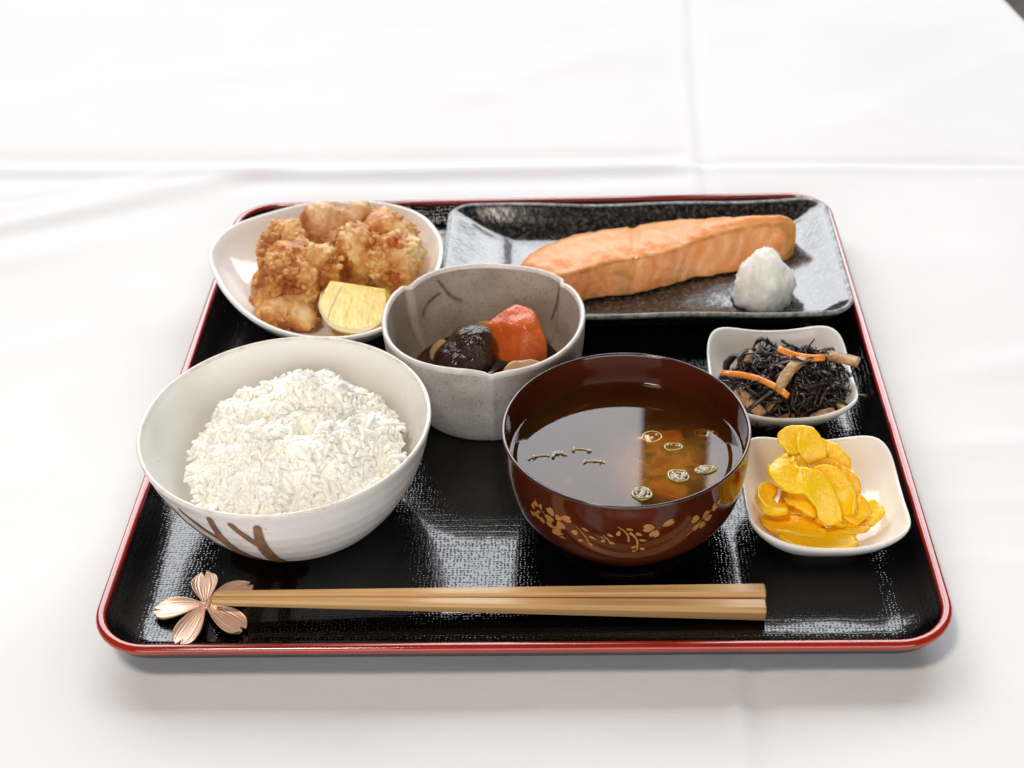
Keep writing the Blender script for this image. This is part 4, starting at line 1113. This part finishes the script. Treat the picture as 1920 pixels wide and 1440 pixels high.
bar('carrot_strip', (.0968, -.0215, .0335), (.1256, -.0475, .0385), .0033, .0018, M['carrot2'], 'long bent carrot strip on the left front of the seaweed heap', 'carrot', 'carrot strips on the seaweed', bendx=-.0035, bendz=.001, seed=5, taper=.1, roll=-30)
g = 'fried tofu strips in the seaweed salad'
bar('tofu_strip', (.1365, -.0225, .0425), (.1215, -.0430, .0385), .0058, .0026, M['tofu'], 'tan fried tofu strip in the middle of the seaweed, below the upper carrot strip', 'tofu', g, bendz=.001, bendx=.0015, seed=7, roll=10)
bar('tofu_strip', (.1500, -.0135, .0375), (.1635, -.0190, .0365), .0062, .0036, M['tofu'], 'tan fried tofu strip jutting past the right edge of the seaweed heap', 'tofu', g, seed=9, taper=0)
bar('tofu_strip', (.1035, -.0300, .0290), (.1150, -.0455, .0255), .0062, .0026, M['tofu'], 'fried tofu strip running down the left front of the seaweed', 'tofu', g, seed=12, roll=-25)
bar('tofu_strip', (.1375, -.0465, .0225), (.1495, -.0425, .0245), .0066, .0026, M['tofu'], 'golden fried tofu strip at the front rim under the seaweed', 'tofu', g, seed=14, roll=-35)
bar('tofu_strip', (.1070, -.0125, .0300), (.1130, -.0105, .0375), .0085, .0030, M['tofu'], 'upright fried tofu piece at the back left of the seaweed', 'tofu', g, seed=16, roll=25)
bar('tofu_strip', (.1175, -.0400, .0240), (.1265, -.0375, .0300), .0045, .0024, M['tofu'], 'short curved fried tofu strip at the front, under the long carrot strip', 'tofu', g, bendz=.003, seed=18)
bar('tofu_strip', (.1235, -.0460, .0225), (.1300, -.0445, .0235), .0050, .0024, M['tofu'], 'short brown fried tofu bit at the middle of the front dish rim', 'tofu', g, seed=21, roll=-30)
bar('tofu_strip', (.1520, -.0320, .0250), (.1540, -.0400, .0240), .0040, .0022, M['tofu'], 'small orange brown tofu bit at the right side of the seaweed heap', 'tofu', g, seed=23)

# ------------------------------------------------------------------ pickles
def slice_(pts, w, h, roll, label, seed, mat='pickle', tw=0):
    """bent pickle slice along 3-D points"""
    c = [Vector(p) for p in cr(pts, 6)]; n = len(c); LL = []
    mid = sum(c, Vector())/n
    for i in range(n):
        d = (c[min(i+1, n-1)]-c[max(i-1, 0)]).normalized(); u = i/(n-1)
        up = Vector((0, 0, 1)); sd = d.cross(up)
        if sd.length < .2: sd = Vector((1, 0, 0))
        sd.normalize(); up = sd.cross(d)
        a = R(roll) + R(tw)*(u-.5); s2 = sd*math.cos(a)+up*math.sin(a); u2 = -sd*math.sin(a)+up*math.cos(a)
        tp = 1-.38*abs(2*u-1)**5
        ww = w*tp*(1+.18*mn.noise(Vector((u*3+seed, 1, seed)))); hh = h*(1-.35*abs(2*u-1)**4)
        L_ = []
        for k in range(14):
            b = 2*math.pi*k/14; cx, cz = math.cos(b), math.sin(b)
            cx = math.copysign(abs(cx)**.5, cx); cz = math.copysign(abs(cz)**.42, cz)
            p = c[i] + s2*(ww/2*cx) + u2*(hh/2*cz + .12*w*cx*cx)
            nn = mn.noise(p*140+Vector((seed, 0, 0)))
            p = p + u2*(.0010*nn) + s2*(.0009*mn.noise(p*210)+.0005*mn.noise(p*480))
            p.z = max(p.z, dish_floor(p.x, p.y)+.0002)
            L_.append(p-mid)
        LL.append(L_)
    V, F = loops(LL, True, True)
    o = obj('pickle_slice', V, F, M[mat]); o.location = mid
    tag(o, label, 'pickle', 'yellow pickled radish slices')
slice_([(.1150, -.1185, .0165), (.1260, -.1232, .0165), (.1370, -.1255, .0170), (.1465, -.1240, .0180)], .0130, .0040, -8, 'pickle slice lying flat at the very front of the pickle pile', 1)
slice_([(.1085, -.1090, .0170), (.1160, -.1150, .0180), (.1260, -.1180, .0185), (.1340, -.1160, .0180)], .0120, .0040, -12, 'deep yellow pickle slice at the lower left, just behind the front one', 2, 'pickle2')
slice_([(.1480, -.1125, .0170), (.1540, -.1115, .0195), (.1600, -.1085, .0225)], .0100, .0036, -10, 'pickle slice with its tip reaching out farthest right', 3)
slice_([(.1390, -.1060, .0250), (.1455, -.1110, .0255), (.1510, -.1165, .0215)], .0130, .0038, -25, 'ridged orange yellow pickle slice on the lower right of the pile', 4, 'pickle2')
slice_([(.1130, -.0960, .0240), (.1085, -.1040, .0240), (.1110, -.1120, .0245), (.1180, -.1140, .0260)], .0085, .0050, 20, 'stubby rounded pickle slice on the left edge of the pile', 5)
slice_([(.1140, -.0880, .0260), (.1150, -.0960, .0290), (.1210, -.1010, .0300)], .0100, .0034, 35, 'pickle slice with a pointed corner sticking up at the left of the pile', 6, 'pickle2')
slice_([(.1190, -.0840, .0360), (.1270, -.0850, .0370), (.1370, -.0890, .0345), (.1440, -.0960, .0290)], .0150, .0040, -30, 'broad pickle slice sloping down the back right of the pile', 7)
slice_([(.1180, -.0900, .0410), (.1230, -.0880, .0450), (.1290, -.0900, .0435), (.1330, -.0950, .0380)], .0125, .0040, -35, 'folded pickle slice at the very top of the pile', 8)
slice_([(.1230, -.0960, .0345), (.1330, -.0980, .0360), (.1420, -.1020, .0330), (.1480, -.1070, .0280)], .0110, .0034, -30, 'long pickle slice curving down the right side, under the top one', 9, 'pickle2')
slice_([(.1290, -.1045, .0375), (.1370, -.1060, .0375), (.1430, -.1110, .0320), (.1440, -.1165, .0255)], .0100, .0036, -40, 'arched pickle slice right of the central draped one', 10)
slice_([(.1195, -.0965, .0400), (.1165, -.1020, .0390), (.1200, -.1090, .0385), (.1270, -.1110, .0385), (.1330, -.1150, .0330), (.1370, -.1215, .0245)], .0125, .0036, -30, 'curled pickle slice draped down the centre front of the pile', 11)
slice_([(.1180, -.1080, .0300), (.1250, -.1120, .0300), (.1310, -.1150, .0260)], .0110, .0040, -25, 'pickle slice tucked under the left of the central draped one', 12, 'pickle2')
slice_([(.1230, -.1000, .0250), (.1340, -.1030, .0260), (.1420, -.1080, .0220)], .0240, .0140, 0, 'thick pickle slice buried in the middle of the pile', 13, 'pickle2')
slice_([(.1160, -.1020, .0200), (.1250, -.1060, .0210), (.1350, -.1080, .0205)], .0140, .0055, -15, 'pickle slice low in the pile, seen under the curled one at the left', 14, 'pickle2')
slice_([(.1330, -.0930, .0300), (.1410, -.0990, .0300), (.1480, -.1060, .0250)], .0130, .0042, -35, 'pickle slice at the back right of the pile, under the broad one', 15)
slice_([(.1380, -.1180, .0185), (.1450, -.1190, .0190), (.1530, -.1170, .0195)], .0085, .0040, -10, 'small pickle slice at the lower right, beside the flat front one', 16, 'pickle2')
slice_([(.1170, -.0920, .0330), (.1220, -.0950, .0360), (.1290, -.0960, .0360)], .0120, .0045, -20, 'pickle slice between the top one and the curled one, on the left', 17)
slice_([(.1300, -.1130, .0230), (.1380, -.1140, .0225), (.1440, -.1150, .0210)], .0120, .0060, -20, 'pickle slice in the shadow under the arched one, front right of the pile', 18, 'pickle2')
o = bar('chili_ring', (.1300, -.0885, .0440), (.1325, -.0892, .0432), .0016, .0012, M['chili'], 'tiny red chili bit on the top pickle slice', 'chili', seed=3)

# ------------------------------------------------------------------ chopsticks and rest
def chopstick(p, q, w0, w1, label, seed):
    p, q = Vector(p), Vector(q); d = (q-p).normalized(); sd = d.cross(Vector((0, 0, 1))).normalized(); up = sd.cross(d)
    LL = []; n = 24; L0 = (q-p).length
    for i in range(n+1):
        u = i/n; w = (w0+(w1-w0)*u)/2; hh = w*.94
        if i == 0: w *= .8; hh *= .8
        ch = .42*w
        sec = [(w, hh-ch), (w-ch, hh), (-w+ch, hh), (-w, hh-ch), (-w, -hh+ch), (-w+ch, -hh), (w-ch, -hh), (w, -hh+ch)]
        LL.append([Vector((L0*u, a, b)) for a, b in sec])
    # softened butt end
    LL.append([Vector((L0+.0006, v.y*.86, v.z*.86)) for v in LL[-1]])
    V, F = loops(LL, True, True)
    o = obj('chopstick', V, F, M['wood'], smooth=False)
    mtx = Matrix((d, sd, up)).transposed().to_4x4(); mtx.translation = p
    o.matrix_world = mtx
    tag(o, label, 'chopstick', 'pair of chopsticks')
chopstick((-.1312, -.1536, .0158), (.1040, -.1505, .0108), .0036, .0082, 'tan wooden chopstick on the side away from the viewer, nearer the bowls', 1)
chopstick((-.1316, -.1571, .0158), (.1032, -.1598, .0108), .0036, .0082, 'tan wooden chopstick on the side nearest the front tray rim', 2)

def make_rest():
    t = empty('chopstick_rest', (-.1361, -.1542, FL))
    tag(t, 'rose gold cherry blossom chopstick rest at the front left corner', 'chopstick rest')
    nu, nv = 34, 37
    def wid(u): return .0058*cr_w(u)
    WP = cr([(0, .16), (.12, .36), (.30, .68), (.50, .93), (.66, 1.0), (.82, .92), (.93, .70), (1.0, .40)], 6)
    def cr_w(u): return float(np.interp(u, WP[:, 0], WP[:, 1]))
    def top(u, s):
        # cup with raised edge and engraved veins
        h = .0014 + .0036*(1-u)**1.2 + .0016*abs(s)**3*math.sin(math.pi*min(1, u+.05)) + .0014*u**3
        vein = sum(math.exp(-((s-c)/.045)**2) for c in (-.76, -.55, .55, .76))*.00038*math.sin(math.pi*min(1, u*1.02))**.6
        short = sum(math.exp(-((s-c)/.06)**2) for c in (-.25, 0, .25))*.0003*max(0, 1-u*1.7)
        return h - vein - short
    G = []; 
    for side in (0, 1):
        for i in range(nu+1):
            u = i/nu
            for k in range(nv):
                s = 2*k/(nv-1)-1
                notch = .0034*math.exp(-(s/.28)**2)*max(0, (u-.70)/.30)**1.5
                x = .0012 + .0218*u - notch - .0012*abs(s)**3*max(0, u-.7)/.3; y = wid(u)*s
                G.append((x, y, top(u, s) if side == 0 else top(u, s)-.0013))
    F = []; W = nv; off = (nu+1)*nv
    for i in range(nu):
        for k in range(nv-1):
            a = i*W+k; F.append((a, a+1, a+W+1, a+W)); F.append((off+a, off+a+W, off+a+W+1, off+a+1))
    ring = [k for k in range(nv)] + [i*W+nv-1 for i in range(1, nu+1)] + [nu*W+k for k in range(nv-2, -1, -1)] + [i*W for i in range(nu-1, 0, -1)]
    for i in range(len(ring)):
        a, b = ring[i], ring[(i+1) % len(ring)]; F.append((a, b, b+off, a+off))
    first = obj('petal', G, F, M['copper'], t)
    angs = [183, 103, 40, -34, -110]
    first.rotation_euler = (0, 0, R(angs[0]))
    for a in angs[1:]:
        c = copy_under(first, t); c.rotation_euler = (0, 0, R(a))
    parts = []
    V, F = lathe([(.0026, .0030), (.0028, .0048), (.0020, .0056), (.0006, .0058)], n=20); obj('flower_centre', V, F, M['copper'], t)
    dot = None
    for k in range(9):
        a = 2*math.pi*k/8; r = .0019 if k < 8 else 0
        if dot is None:
            V, F = sphere_pts(.00062, (0, 0, 0), 8, 6); dot = obj('stamen', V, F, M['copper'], t); d = dot
        else: d = copy_under(dot, t)
        d.location = (r*math.cos(a), r*math.sin(a), .0058)
make_rest()
